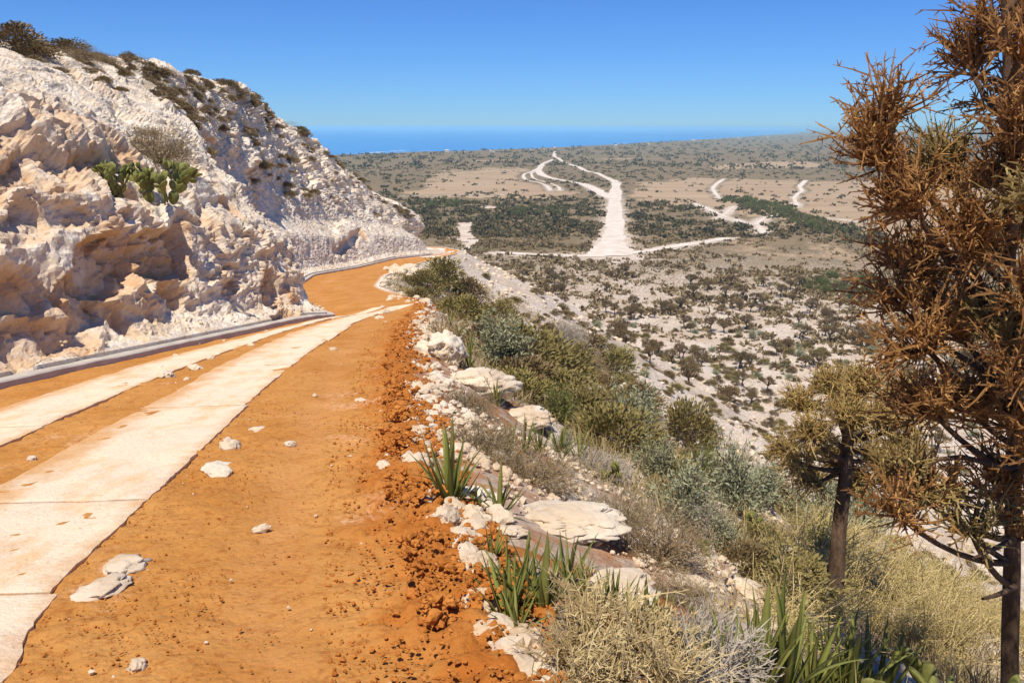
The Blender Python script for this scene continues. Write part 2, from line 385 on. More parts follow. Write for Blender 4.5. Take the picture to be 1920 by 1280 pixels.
TRACKS = [('white_road', 'wide white gravel road running straight across the plain', [(1146,484,88),(1147,464,58),(1150,438,42),(1152,400,30),(1153,368,25),(1156,341,16)]),
      ('white_road', 'narrow white track bending from the wide road toward the far village', [(1156,343,14),(1148,337,12),(1110,323,10),(1074,311,9),(1050,300,7),(1038,292,7),(1041,283,5)]),
      ('white_road', 'curving white track that loops back beside the wide road', [(1150,372,20),(1131,364,22),(1115,356,24),(1094,346,18),(1050,337,14),(1012,328,15),(1010,318,14),(1018,307,9),(1037,299,7)]),
      ('white_road', 'white cross track at the foot of the hill', [(930,477,7),(1017,483,9),(1104,483,12),(1190,476,12),(1280,462,9),(1370,447,6)]),
      ('dirt_track', 'thin pale track looping through the tan field', [(1033,358,7),(1025,348,6),(985,336,7),(980,329,6),(1000,320,6),(1012,314,5)]),
      ('dirt_track', 'thin pale track beside the looping track', [(1050,358,5),(1048,350,4),(1000,334,5),(995,326,5),(1006,320,4)]),
      ('dirt_track', 'braided pale track crossing the tan field behind the green band', [(1358,334,6),(1342,344,7),(1336,354,8),(1349,371,7)]),
      ('dirt_track', 'zigzag pale track across the tan field by the thorny tree', [(1512,337,8),(1498,350,8),(1505,358,7),(1488,372,7),(1496,388,8)]),
      ('dirt_track', 'forked pale track on the near side of the green band', [(1300,381,8),(1330,392,8),(1362,408,7),(1416,421,9),(1430,410,8),(1466,397,6)]),
      ('dirt_track', 'short pale track joining the forked one', [(1420,421,12),(1434,440,10)]), ('dirt_track', 'straight pale line along the field edge', [(1520,405,4),(1640,416,4)]), ('dirt_track', 'long pale field path behind the rock', [(740,367,3),(960,366,3)]),
      ('dirt_track', 'pale washed path through the near shrubs', [(1350,410,5),(1365,395,4),(1378,385,4)])]

# ------------------------------------------------------------------ the ground, the sea, the haze
def build_ground():
    af = np.radians(np.concatenate([np.arange(-180, -39, 3.0), np.arange(-39, 39.01, .18), np.arange(42, 181, 3.0)]))
    rr = [1.2]
    while rr[-1] < 2300: rr.append(rr[-1] * 1.0135 + .004)
    while rr[-1] < 14500: rr.append(rr[-1] * 1.05)
    rr = np.array(rr); A, Rr = np.meshgrid(af, rr); x = (Rr * np.sin(A)).ravel(); y = (Rr * np.cos(A)).ravel()
    z = height(x, y)
    white = np.zeros(len(x)); tan = np.zeros(len(x)); R = np.hypot(x, y)
    hillness = sstep(-37.5, -33, z) * (R < 400)
    white = .25 + .46 * np.maximum(hillness, sstep(330, 120, R)) - .25 * sstep(350, 700, R)
    brown = poly((740,378),(1120,372),(1110,470),(1000,478),(900,480),(820,450)); white[inpoly(x, y, brown) & (white < 1)] = .22
    wx = x + 14 * vn(xy3(x, y, 30.), 31); wy = y + 22 * vn(xy3(x, y, 30.), 32)
    for P in WHITEP: white[inpoly(x + 5 * vn(xy3(x, y, 7.), 35), y + 9 * fbm(xy3(x, y, 12.), 3, 36), P)] = 1.1
    wx += 5 * vn(xy3(x, y, 7.), 33); wy += 8 * vn(xy3(x, y, 7.), 34); fr_ = np.where(R > 200)[0]
    for P in TAN:
        for jx, jy in ((0,0),(12,20),(-12,20),(12,-20),(-12,-20),(0,34),(0,-34),(22,0),(-22,0)): tan[fr_] += inpoly(wx[fr_] + jx, wy[fr_] + jy, P) / 9.
    p = inpoly(x, y, PALE); tan[p] = 1.6; 
    near = sstep(30, 8, R) * .8
    kx = np.where((R > 150) & (R < 1500) & (np.abs(np.arctan2(x, y)) < .7))[0]; add = np.zeros(len(kx))
    for nm, lab, q in TRACKS:
        Pm = np.array([flat(a, b) for a, b, _ in q]); Wm = np.array([wp * np.hypot(*c) / F for (_, _, wp), c in zip(q, Pm)]); t = np.linspace(0, len(q) - 1, len(q) * 6)
        qx, qy, qw = [np.interp(t, np.arange(len(q)), v) for v in (Pm[:, 0], Pm[:, 1], Wm)]; qw = np.minimum(qw, 26)
        for a in range(0, len(kx), 20000):
            i = kx[a:a+20000]; d = np.sqrt((x[i, None] - qx) ** 2 + (y[i, None] - qy) ** 2) / (qw * .5 + 3.5); add[a:a+20000] = np.maximum(add[a:a+20000], np.exp(-(d.min(1) / 1.15) ** 2))
    white[kx] += .6 * add ** 1.5; tan[kx] *= 1 - add
    r, _ = road_near(np.where(R < 400, x, 400.), np.where(R < 400, y, 400.))
    Fq = gridfaces(len(rr), len(af))
    # nothing under the road bed and the rock (they stand on their own sheets)
    hid = (r < -1.5) & (R < 60) & (y < 60) & (y > -5)
    hid |= (z < SEA - 1.5) & (R > np.interp(np.arctan2(x, y), cb, cd) * 1.1)
    hid |= (r < -3) & (y < 80) & (y > -5) & (x < -14) & (R < 140)
    Fq = Fq[~hid[Fq].all(1)]
    me = mesh('ground', np.stack([x, y, z], 1), [Fq], MGROUND, True, {'white': white, 'tan': tan, 'near': near, 'spill': np.clip(sstep(2.2, .3, r + 1.2 * fbm(xy3(x, y, 1.1), 3, 38)) * (R < 28), 0, 1)})
    props(link('ground', me), 'white stony hillside running down to the flat scrub plain', None, None, 'structure')
build_ground()

def sea():
    m, nt, b = M_('sea_water', .22, .5); g = NG(nt)
    c = g.mix(g.ramp(g.noise(.0012, 5, .6, g.pos((1, .25, 1))), .4, .65), (.018, .20, .50), (.035, .28, .60)); g.L(c, b.inputs['Base Color'])
    g.bump(b, g.noise(.15, 6, .6), .3, .6)
    x = np.array([-70000, -12000, -3000, 0, 3000, 12000, 70000.]); y = np.array([200, 3000, 12000, 70000.])
    X, Y = np.meshgrid(x, y)
    me = mesh('sea', np.stack([X.ravel(), Y.ravel(), np.full(X.size, SEA)], 1), [gridfaces(4, 7)], m)
    props(link('sea', me), 'deep blue sea beyond the plain', None, None, 'structure')
    mf, nt, b = M_('surf_foam', .9, .1); b.inputs['Base Color'].default_value = (.85, .88, .90, 1)
    mb = MB()
    for (pa, pb, th, off) in [(640,770,7,1.03),(690,722,12,1.05),(728,770,10,1.09),(780,812,5,1.04),(1155,1180,9,1.05),(1200,1216,8,1.03),(1290,1330,14,1.02),(1340,1420,16,1.02),(1425,1490,30,1.03),(1495,1545,90,1.03)]:
        n = 26; px = np.linspace(pa, pb, n); bq = np.arctan((px - 960) / F / math.cos(PITCH) / (1 + math.tan(PITCH) * .26))
        d = np.interp(bq, cb, cd) * off * (1 + .006 * rng.normal(size=n)); wd = th * U(.3, 1, n) * np.sin(np.linspace(.1, 3.04, n))
        V = np.concatenate([np.stack([np.sin(bq) * dd, np.cos(bq) * dd, np.full(n, SEA + .4)], 1) for dd in (d - wd, d + wd)])
        i = np.arange(n - 1); mb.add(V, [np.stack([i, i + 1, n + i + 1, n + i], 1)])
    props(link('surf', mb.me('surf', mf)), 'white breaking surf along the shore', None, None, 'stuff')
sea()

def haze():
    m = bpy.data.materials.new('haze'); m.use_nodes = True; nt = m.node_tree; nt.nodes.clear()
    o = nt.nodes.new('ShaderNodeOutputMaterial'); v = nt.nodes.new('ShaderNodeVolumePrincipled')
    v.inputs['Color'].default_value = (.50, .86, 1.0, 1); v.inputs['Density'].default_value = 1.6e-4
    nt.links.new(v.outputs[0], o.inputs['Volume'])
    a = 76000.; V = [(x, y, z) for z in (-46., 9.5) for y in (-a, a) for x in (-a, a)]
    me = mesh('haze', V, [[(0,2,3,1),(4,5,7,6),(0,1,5,4),(2,6,7,3),(0,4,6,2),(1,3,7,5)]], m)
    props(link('haze', me), 'thin blue haze over the plain and the sea', None, None, 'stuff')
haze()

# ------------------------------------------------------------------ the road
def road():
    k = np.where((S > 3))[0]; s0 = S[k[0]]
    ss = [s0]
    while ss[-1] < S[-1] - 1:
        yy = np.interp(ss[-1], S, RY); ss.append(ss[-1] + np.clip(.0075 * max(yy, 2.2), .016, .6))
    ss = np.array(ss); nc = 180
    rx, ry, rz, lx, ly, lz = [np.interp(ss, S, v) for v in (RX, RY, RZs, LX, LY, LZs)]
    t = np.linspace(-.03, 1.03, nc); t = t + .06 * np.sin(2 * math.pi * t) / 6
    x = lx[:, None] + (rx - lx)[:, None] * t; y = ly[:, None] + (ry - ly)[:, None] * t; z = lz[:, None] + (rz - lz)[:, None] * t
    fr = (1 - t)[None] * np.hypot(rx - lx, ry - ly)[:, None]         # metres from the outer edge
    x, y, z, fr = x.ravel(), y.ravel(), z.ravel(), fr.ravel(); p = xy3(x, y)
    nearf = sstep(30, 12, y)
    tr = np.exp(-((fr - .95 - .12 * vn(xy3(x, y, 4.), 40)) / .20) ** 2) * nearf
    far = sstep(24, 30, y)
    tr = tr + far * (np.exp(-((fr - 1.2) / .3) ** 2) + np.exp(-((fr - 2.7) / .3) ** 2)) * .8
    berm = sstep(.62, .2, fr + .18 * fbm(p / .4, 3, 41)) * nearf
    z = z + .016 * fbm(p / .55, 4, 42) * (1 - .6 * tr) + .012 * fbm(p / .09, 3, 43) * (1 - .7 * tr) * sstep(14, 7, y)
    z = z - .018 * tr + berm * (.025 + .035 * facet(p / .10 + .3 * fbm(p / .2, 2, 47)[:, None], 44)) - .20 * sstep(.02, -.3, fr) * nearf
    pale = sstep(.45, .62, .5 + .5 * fbm(p / 1.1, 3, 46)) * sstep(66, 71, y) * .95 * sstep(.5, .9, fr) + .8 * sstep(.2, -.1, fr) * sstep(28, 33, y)
    me = mesh('road', np.stack([x, y, z], 1), [gridfaces(len(ss), nc)], MDIRT, True, {'track': np.clip(tr, 0, 1), 'berm': berm, 'pale': np.clip(pale, 0, 1)})
    return props(link('road', me), 'orange dirt road bending down around the rock', None, None, 'structure')
ROAD = road()
def road_z(x, y):
    x = np.atleast_1d(x).astype(float); y = np.atleast_1d(y).astype(float)
    zr = np.interp(y, RY[:320], RZs[:320]); zl = np.interp(y, LY[:320], LZs[:320]); a = np.interp(y, RY[:320], RX[:320]); b = np.interp(y, LY[:320], LX[:320])
    return zr + (zl - zr) * (a - x) / (a - b)
def on_road(px, py):
    v = ray(px, py); lo, hi = 1.5, 60.
    for _ in range(60):
        m = (lo + hi) / 2; P = np.array([0, 0, CZ]) + v * m
        if P[2] > road_z(P[0], P[1])[0]: lo = m
        else: hi = m
    return np.array([0, 0, CZ]) + v * lo

# two strips of cast slabs
SR_R = np.array([(-1.75,-4),(-1.9,0),(-2.08,2.77),(-2.33,3.58),(-2.52,5.03),(-3.02,9.05),(-3.42,12.97),(-3.75,18.3),(-3.55,21.5),(-3.05,24.3)])
SR_L = np.array([(-3.3,-4),(-3.45,0),(-3.6,2.77),(-3.75,3.9),(-3.82,5.43),(-4.15,8.6),(-4.55,12.5),(-4.85,17),(-4.55,20.7),(-3.75,24.8)])
SL_R = np.array([(-4.3,-4),(-4.4,0),(-4.55,4),(-4.67,6.77),(-4.80,8.61),(-5.05,12.0),(-5.12,16.8),(-4.72,20.9),(-4.0,24.6)])
SL_L = np.array([(-5.6,-4),(-5.65,0),(-5.75,4),(-5.83,7.2),(-5.95,9.2),(-5.95,13),(-5.62,17.2),(-5.02,21.4),(-4.35,25.2)])
MFILL = MCONC
def slab(RE, LE, y0, y1, off, thick=.02):
    ny = max(14, int((y1 - y0) / (.035 + .004 * y0))); nx = 34
    t = np.linspace(0, 1, ny); yr = y0 + .012 + (y1 - y0 - .024) * t
    xr = np.interp(yr, RE[:, 1], RE[:, 0]) + off; xl = np.interp(yr, LE[:, 1], LE[:, 0])
    rag = .012 * fbm(xy3(yr, yr * 0, .35, off * 50), 4, 51) + .010 * fbm(xy3(yr, yr * 0, .06, off * 30), 3, 52)
    ragl = .03 * fbm(xy3(yr, yr * 0, .6, off * 20 + 3), 4, 53)
    u = np.linspace(0, 1, nx); X = (xl + ragl)[:, None] + ((xr + rag) - (xl + ragl))[:, None] * u; Y = np.repeat(yr[:, None], nx, 1)
    Zb = road_z(X.ravel(), Y.ravel()).reshape(X.shape)
    e = np.minimum(np.minimum(u, 1 - u)[None] * (xr - xl)[:, None], np.minimum(t, 1 - t)[:, None] * (y1 - y0))
    Z = Zb + thick + .006 * sstep(0, .02, e) - .006 + .006 * fbm(xy3(X.ravel(), Y.ravel(), .3), 3, 54).reshape(X.shape)
    dust = (sstep(.42, 0, u) + .5 * sstep(.88, 1, u))[None] + .0 * X
    top = np.stack([X, Y, Z], -1); sk = []
    n = ny * nx; V = top.reshape(-1, 3); Fs = gridfaces(ny, nx)
    b = np.concatenate([np.arange(nx), np.arange(1, ny) * nx + nx - 1, n - 2 - np.arange(nx - 1), (np.arange(ny - 2, 0, -1)) * nx])
    lowv = V[b].copy(); lowv[:, 2] -= .22; lowv[:, :2] += .006 * rng.normal(size=(len(b), 2))
    i = np.arange(len(b)); j = (i + 1) % len(b)
    side = np.stack([b[i], n + i, n + j, b[j]], 1)
    return mesh('slab', np.concatenate([V, lowv]), [np.concatenate([Fs, side])], MCONC, False, {'dust': np.concatenate([dust.ravel(), np.full(len(b), .15)])})
for jr, RE, LE in (([-3.5,.8,3.55,5.05,8.4,11.6,14.8,18.,21.2,24.3], SR_R, SR_L), ([-3.5,1.,4.5,7.6,10.8,14.,17.2,20.6,24.6], SL_R, SL_L)):
    for a, b in zip(jr[:-1], jr[1:]):
        link('slab', slab(RE, LE, a, b, U(-.06, .06)), ROAD)

def ribbon(name, P, wl, h, mat, label, kind, inner=0.0):
    """raised band along a plan curve P (n,3), from inner to inner+wl to its left"""
    T = np.gradient(P[:, :2], axis=0); T /= np.linalg.norm(T, axis=1, keepdims=True); N = np.stack([-T[:, 1], T[:, 0]], 1)
    sec = [(inner, -.3), (inner, h - .02), (inner + .02, h), (inner + wl, h), (inner + wl, -.3)]
    V = np.stack([np.concatenate([P[:, :2] + N * o, (P[:, 2] + dz)[:, None]], 1) for o, dz in sec], 1)
    jit = fbm(V.reshape(-1, 3) * 2.2, 3, 61).reshape(V.shape[:2]); V[..., 2] += jit * .012; V[..., 0] += jit * .012
    return props(link(name, mesh(name, V.reshape(-1, 3), [gridfaces(len(P), 5)], mat)), label, None, None, kind)
kk = slice(8, 420)
ribbon('kerb', np.stack([LX, LY, LZs], 1)[kk], .22, .11, MKERB, 'low grey concrete kerb at the foot of the rock', 'structure')

# ------------------------------------------------------------------ the rock: cut wall, slope and plateau edge
RG = np.array([  # arc position of the foot (its y), ridge x, y, z, wall height, wall run
    (-6,-17,-5,5.2,4.2,1.6),(5,-16.8,8,5.2,4.4,1.7),(8.2,-16.4,13,5.1,4.3,1.7),(11.5,-16.2,18,4.95,4.2,1.8),(14.5,-16,22,4.8,4.2,1.9),(17.5,-15.8,26,4.65,4.0,1.7),(21,-15.2,30,4.6,3.5,1.4),
    (23,-14.9,32.5,4.6,3.2,1.1),(26,-14.9,35,4.6,3.2,1.2),(33.5,-15.3,41,4.55,3.4,1.3),(45,-16.4,52,4.4,3.4,1.3),(51,-18,60,4.2,3.4,1.4),(57,-19,68,3.4,3.2,1.6),(63,-17.2,72.5,1.2,3.2,1.6),(68,-15.2,75.5,-1.2,3.0,1.5),
    (72,-13.2,79.5,-4.1,2.6,1.4),(77,-10.5,84,-6.6,2.4,1.1),(82,-8.9,88,-8.8,1.7,.9),(87,-10.6,90.5,-9.8,.9,.9),(92,-18,89,-10,.5,1.2),(95.5,-26,89,-9,.6,1.2),(97.5,-45,88,-8,.6,1.2),(100,-90,86,-8,.6,1.2)])
def cliff():
    su = [S[8]]
    while su[-1] < S[-1] - 2:
        yy = np.interp(su[-1], S, LY); d = math.hypot(np.interp(su[-1], S, LX), yy); su.append(su[-1] + np.clip(.0047 * d, .04, .8) * (1 if yy < 86 else 4))
    su = np.array(su); bx, by, bz = [np.interp(su, S, v) for v in (LX, LY, LZs)]
    ky = np.interp(RG[:, 0], LY, S); rx, ry, rzz, hw, wr = [smooth(np.interp(su, ky, RG[:, i]), 31) for i in range(1, 6)]; wr = wr * 1.35; rzz = rzz - .55 - .3 * sstep(50, 62, ry) + .5 * sstep(80, 86, ry)
    B = np.stack([bx, by, bz], 1); Rg = np.stack([rx, ry, rzz], 1)
    dh = Rg[:, :2] - B[:, :2]; Dn = np.linalg.norm(dh, axis=1, keepdims=True); e = dh / Dn
    T = np.gradient(B[:, :2], axis=0); T /= np.linalg.norm(T, axis=1, keepdims=True); N = np.stack([-T[:, 1], T[:, 0]], 1); N = np.stack([smooth(N[:, 0], 41), smooth(N[:, 1], 41)], 1)
    def pt(off, h, dirn=N): return np.concatenate([B[:, :2] + dirn * off[:, None], (B[:, 2] + h)[:, None]], 1)
    one = np.ones(len(su)); c0 = pt(.20 * one, -.1 * one); c1 = pt(.24 * one, .17 * one); c2 = pt(.75 * one, .42 * one); c3 = pt(.75 + wr * .35, hw * .62 + .2); c4 = pt(.75 + wr, hw + .1)
    W = c4; m = lambda f, up: W + (Rg - W) * f + np.array([0, 0, 1]) * (up * np.maximum(.3, (Rg[:, 2] - W[:, 2])))[:, None]
    keys = [c0, c1, c2, c3, c4, m(.22, .055), m(.5, .09), m(.78, .06), Rg, Rg + np.concatenate([e * 4, .5 * one[:, None]], 1), Rg + np.concatenate([e * 14, .8 * one[:, None]], 1)]
    cnt = [2, 12, 42, 40, 36, 42, 46, 48, 16, 6]
    rows = []; tt = []
    for i, c in enumerate(cnt):
        for j in range(c): rows.append(keys[i] + (keys[i+1] - keys[i]) * j / c); tt.append(i + j / c)
    rows.append(keys[-1]); tt.append(len(cnt)); P = np.stack(rows, 0); tt = np.array(tt)
    for _ in range(6): P[3:-1] = .25 * P[2:-2] + .5 * P[3:-1] + .25 * P[4:]
    nr, nc = P.shape[:2]
    du = np.gradient(P, axis=1); dv = np.gradient(P, axis=0); Nn = np.cross(dv, du); Nn /= np.linalg.norm(Nn, axis=2, keepdims=True) + 1e-9
    if (Nn[80, :, 0]).mean() < 0: Nn = -Nn
    for _ in range(10):
        Nn[1:-1] = (Nn[:-2] + Nn[1:-1] + Nn[2:]) / 3; Nn[:, 1:-1] = (Nn[:, :-2] + Nn[:, 1:-1] + Nn[:, 2:]) / 3
    Nn /= np.linalg.norm(Nn, axis=2, keepdims=True)
    p = P.reshape(-1, 3); n = Nn.reshape(-1, 3); t = np.repeat(tt, nc)
    wall = sstep(1.6, 2.4, t) * sstep(5.2, 4.2, t); top = sstep(3.9, 5.0, t); apron = sstep(2.4, 1.6, t)
    y = p[:, 1]; farw = sstep(30, 45, y)
    q = p + .35 * np.stack([vn(p / .9, 71), vn(p / .9, 72), vn(p / .9, 73)], 1)
    big = facet(q / np.array([1.9, 1.9, 1.1]), 74); strata = np.tanh(2.2 * fbm(q / np.array([1.8, 1.8, .40]), 3, 75))
    f2 = facet(q / np.array([.75, .75, .42]), 91); f3 = facet((p + .08 * unit(1)) / np.array([.30, .30, .20]), 92)
    med = fbm(q / .55, 4, 76); fine = fbm(p / .14, 3, 77)
    W1 = worley(q / .50, 78); W2 = worley(p / .22, 79)
    pitmask = sstep(-.15, .3, fbm(p / 2.4, 2, 80)); rough = sstep(-.35, .25, fbm(p / 2.0, 2, 85))
    d = wall * (1 - .6 * farw) * (.08 * big + .045 * strata + .075 * med + (.35 + .65 * rough) * (.075 * f2 + .05 * f3 + .04 * fine) - .17 * sstep(.42, .12, W1) * pitmask - .07 * sstep(.40, .1, W2) * rough)
    ds = facet(q / np.array([1.5, 1.5, .8]), 95)
    d += top * (.16 * np.tanh(1.6 * fbm(q / np.array([3.4, 3.4, 2.0]), 3, 81)) + .10 * ds * rough + .06 * strata + rough ** 2 * (.04 * f2 + .02 * f3) + .04 * med + .02 * fine - .06 * sstep(.35, .1, W1)) * (1 + .7 * farw) * sstep(9.5, 8.2, t)
    d += apron * sstep(1.0, 1.5, t) * (.05 * med + .03 * fine + .03 * f3)
    # shaped features: photograph place, half width, half height, depth (+ out, - in)
    och = np.zeros(len(p)); sx = np.zeros(len(p))
    c_, s_ = math.cos(PITCH), math.sin(PITCH); rel = p - [0, 0, CZ]
    zc = rel[:, 1] * c_ - rel[:, 2] * s_; ux = 960 + F * rel[:, 0] / np.maximum(zc, .1); uy = 640 - F * (rel[:, 1] * s_ + rel[:, 2] * c_) / np.maximum(zc, .1)
    facing = (n * rel).sum(1) < 0
    for (fx, fy, a, b, dep, oc) in [(75,215,2.3,1.25,1.15,0),(140,250,.9,.75,.45,0),(60,325,1.7,.42,-.75,.5),(205,490,.95,.55,-.95,1),(320,470,1.15,.60,-1.05,1),(150,560,.7,.5,-.6,.7),(255,545,.8,.35,.35,.3),(250,425,1.3,.55,.45,0),(60,500,1.6,.9,.50,0),(70,640,1.1,.40,-.5,.8),(130,600,.7,.5,.3,.4),
            (250,372,.5,.32,-.45,1),(430,385,.35,.3,-.4,.8),(395,345,2.2,.5,.35,0),(330,560,.35,.45,-.45,.7),(230,600,.3,.5,-.45,.8),(510,545,.6,.45,-.6,1),(540,585,.7,.3,-.5,1),(555,560,.5,.3,.35,.9),(585,520,.35,.45,-.4,.8),(605,545,.3,.4,-.4,.7),(455,540,.3,.3,-.3,.6),(480,320,1.3,.22,-.5,1),(400,262,1.6,.22,-.4,.9),(370,215,2.2,.5,.40,0),(480,300,1.6,.4,.35,0),
            (300,150,1.2,.25,-.3,.5),(515,232,1.5,.22,-.35,.6),(660,455,4.2,.5,-.9,.1),(655,425,4.6,.7,.9,0),(690,435,1.0,.5,-.5,1),(720,470,6.0,1.3,.35,0),(100,400,1.0,.25,-.35,.5),(160,350,.7,.3,.3,0),(30,420,.9,.3,-.4,.6),(410,480,1.2,.8,.25,0),(560,430,1.6,1.4,.3,0),(10,560,.8,.35,-.45,.7)]:
        k = np.where((np.hypot(ux - fx, uy - fy) < 9) & facing & (zc > 1))[0]
        if not len(k): continue
        i = k[np.argmin(zc[k])]; A = p[i]; nn = n[i]; e1 = np.array([-nn[1], nn[0], 0]); e1 /= np.linalg.norm(e1); e2 = np.cross(nn, e1); e2 *= np.sign(e2[2])
        near = np.where(np.abs(p - A).max(1) < max(a, b) * 2 + .6)[0]; v = q[near] - A
        ca, cb_ = (v @ e1) / a, (v @ e2) / b; dd = np.abs(ca) ** 2.6 + np.abs(cb_) ** 2.6 + .25 * vn(p[near] / .6, 83)
        fall = sstep(1.15, .72, dd) if dep < 0 else sstep(1.15, .35, dd)
        d[near] += dep * (.42 if dep < 0 else .34) * fall; och[near] = np.maximum(och[near], oc * sstep(1.5, .8, dd))
        if dep > .8:   # a bulge breaks off sharply at its underside
            und = sstep(1.0, .6, (np.abs(ca)) ** 2.6) * np.exp(-((cb_ + 1.05) / .25) ** 2); och[near] = np.maximum(och[near], .5 * und)
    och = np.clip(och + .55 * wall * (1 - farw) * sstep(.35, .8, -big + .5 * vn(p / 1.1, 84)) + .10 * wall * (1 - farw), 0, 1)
    V = p + n * d[:, None]
    V[:, 2] += wall * 0
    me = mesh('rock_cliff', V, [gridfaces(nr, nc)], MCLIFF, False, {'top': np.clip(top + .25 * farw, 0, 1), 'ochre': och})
    props(link('rock_cliff', me), 'pale limestone cliff with hollows rising beside the road', None, None, 'structure')
    return V.reshape(nr, nc, 3), tt, Nn
CV, CT, CN = cliff()
rel = CV.reshape(-1, 3) - [0, 0, CZ]; zc = rel[:, 1] * math.cos(PITCH) - rel[:, 2] * math.sin(PITCH)
CUX = 960 + F * rel[:, 0] / np.maximum(zc, .1); CUY = 640 - F * (rel[:, 1] * math.sin(PITCH) + rel[:, 2] * math.cos(PITCH)) / np.maximum(zc, .1)
def on_cliff(px, py, tol=8):
    k = np.where((np.hypot(CUX - px, CUY - py) < tol) & (zc > 1))[0]
    if not len(k): return None
    return CV.reshape(-1, 3)[k[np.argmin(zc[k])]]
print('cliff', CV.shape)
#STAGE1

# ------------------------------------------------------------------ loose stones and boulders
def ico(sub):
    import bmesh
    bm = bmesh.new(); bmesh.ops.create_icosphere(bm, subdivisions=sub, radius=1.0)
    V = np.array([v.co[:] for v in bm.verts]); Fc = np.array([[v.index for v in f.verts] for f in bm.faces]); bm.free(); return V, Fc
ICO = {i: ico(i) for i in (1, 2, 3, 4, 5)}
def stone_mesh(name, seed, sub, flat_=.6, amp=.35, mat=None):
    V, Fc = ICO[sub]; V = V.copy(); o = seed * 13.7
    d = .6 * facet(V * 1.3 + o, 101, .9) + .35 * fbm(V * 1.6 + o, 3, 102) + (.22 * facet(V * 3.2 + o, 103, .9) if sub > 2 else 0) + (.07 * fbm(V * 9 + o, 3, 104) - .14 * sstep(.35, .1, worley(V * 4 + o, 105)) if sub > 3 else 0)
    V = V * (1 + amp * d)[:, None]; V[:, 2] *= flat_; V[:, 0] *= 1 + .3 * math.sin(o)
    return mesh(name, V, [Fc], mat or MROCK, sub > 3)
BIG = [stone_mesh('boulder', i, 5, f, .27) for i, f in enumerate((.75, .85, .7, .9, .8))]
SMALL = [stone_mesh('stone', i + 20, 4, f, .27, MCREAM) for i, f in enumerate((.7, .8, .65, .85, .75, .7))]
def put_stone(kind, me, P, sc, rz, label, cat, group=None, tilt=(0, 0), sink=.25, sz=1.0):
    o = link(kind, me); o.location = (P[0], P[1], P[2] + sc[2] * (.6 - sink) * .5); o.scale = sc; o.rotation_euler = (tilt[0], tilt[1], rz)
    return props(o, label, cat, group)
def sized(P, wpx): return np.linalg.norm(P - [0, 0, CZ]) * wpx / F / 2
road_stones = [(432,838,38,'cream rounded stone beside the edge of the pale slab strip'),(408,878,56,'flat cream stone flush with the orange dirt'),(412,888,40,None),(236,1062,104,'broad white rock half buried in the orange dirt near the slab corner'),(196,1106,78,'jagged white rock poking out of the orange dirt'),(545,834,22,'small bright white stone alone in the wheel track'),(481,806,34,'thin flat stone lying in the dirt beside the slab strip'),(721,878,46,'pale lumpy stone at the inner foot of the clod bank'),(726,858,22,None),(717,777,26,'smooth cream stone on the clod edge'),(366,691,28,'brown and white stone on the dirt between the two slab strips'),(310,706,34,None),(258,1252,44,'small cream chip of stone in the orange dirt'),(490,994,26,None),(624,656,16,None),(608,640,14,None),(590,742,12,None),(676,752,26,'flat orange dusted stone in the wheel track'),
  (240,668,14,None),(330,668,12,None),(300,690,14,None),(395,672,14,None),(445,652,12,None),(470,648,12,None),(183,686,16,None),(250,664,14,None),(420,640,10,None),(500,622,10,None),(372,645,10,None),(350,712,14,None),(150,865,14,None),(60,862,20,None)]
for (a, b, wp, lab) in road_stones:
    P = on_road(a, b); r_ = sized(P, wp); fl = lab is not None and ('flat' in lab or 'buried' in lab)
    put_stone('stone', SMALL[rng.integers(6)], P, (r_, r_ * U(.6, .9), r_ * (.38 if fl or wp > 60 else U(.6, .9))), U(0, 6.28), lab or 'small pale stone lying loose on the orange road', 'stone', 'loose stones on the road', (U(-.2, .2), U(-.2, .2)), .45 if fl else .3)
# boulders along the outer edge: photograph place of the centre, width px, height factor, yaw, label
edge = [(830,672,140,.75,.7,'long pale boulder behind the bank of clods at the road edge'),(900,735,170,.7,.75,'big grey topped boulder sloping down beside the sword leaves'),(985,790,120,.6,.8,'smooth pale rock below the grey topped boulder'),(800,742,70,.8,.3,'white broken rock under the end of the long boulder'),
  (785,818,66,.8,.5,'white wedge of rock above the tallest sword plant'),(782,872,66,.9,.2,'pitted white rock beside the tallest sword plant'),(758,905,30,.7,.1,'small white rock on the clod bank'),(790,955,86,.8,.4,'white forked rock with a flat shaded face'),(835,985,90,.9,.9,'tan slab tilted on edge against the white forked rock'),(868,1020,90,.8,.6,'white crusted rock below the tan slab'),(900,1075,120,.8,1.0,'white crumbling rock that holds the road edge'),(905,1135,90,.8,.3,'cream rock under the crumbling rock'),(925,1195,90,.75,.6,'grey brown rock in the clod bank'),(970,1240,90,.8,.8,'white rock beside the straw coloured thorn bush'),(1010,1275,80,.7,.2,'cream rock at the foot of the straw coloured bush'),
  (1065,985,240,.35,.2,'broad flat white rock shelf below the yellow striped sword plant'),(1165,1110,140,.55,.6,'rounded rock shelf behind the sword leaf row'),(960,1000,70,.5,.5,'low white rock beside the rock shelf'),(845,590,60,.5,.6,'white rock rim between the rubble heap and the brush'),(880,615,70,.5,.9,'white rock strip running down through the grass'),(700,905,30,.7,.1,'loose white stone at the edge of the clods'),(1015,750,60,.6,.3,'small grey rock below the boulders'),(940,860,60,.6,.8,'pale rock beneath the dry twigs'),
  (1300,1100,90,.5,.5,'white rock plate on the slope by the bare stump'),(1395,1110,110,.45,.3,'pale rock plate beside the leaning tree trunk'),(1365,945,60,.6,.4,'white rock between the grey green bushes'),(1480,1045,46,.7,.2,'rounded white boulder below the blue green bush'),(1610,1075,70,.5,.8,'white rock behind the leaning trunk'),(1500,1170,120,.4,.3,'flat rock at the foot of the leaning trunk')]
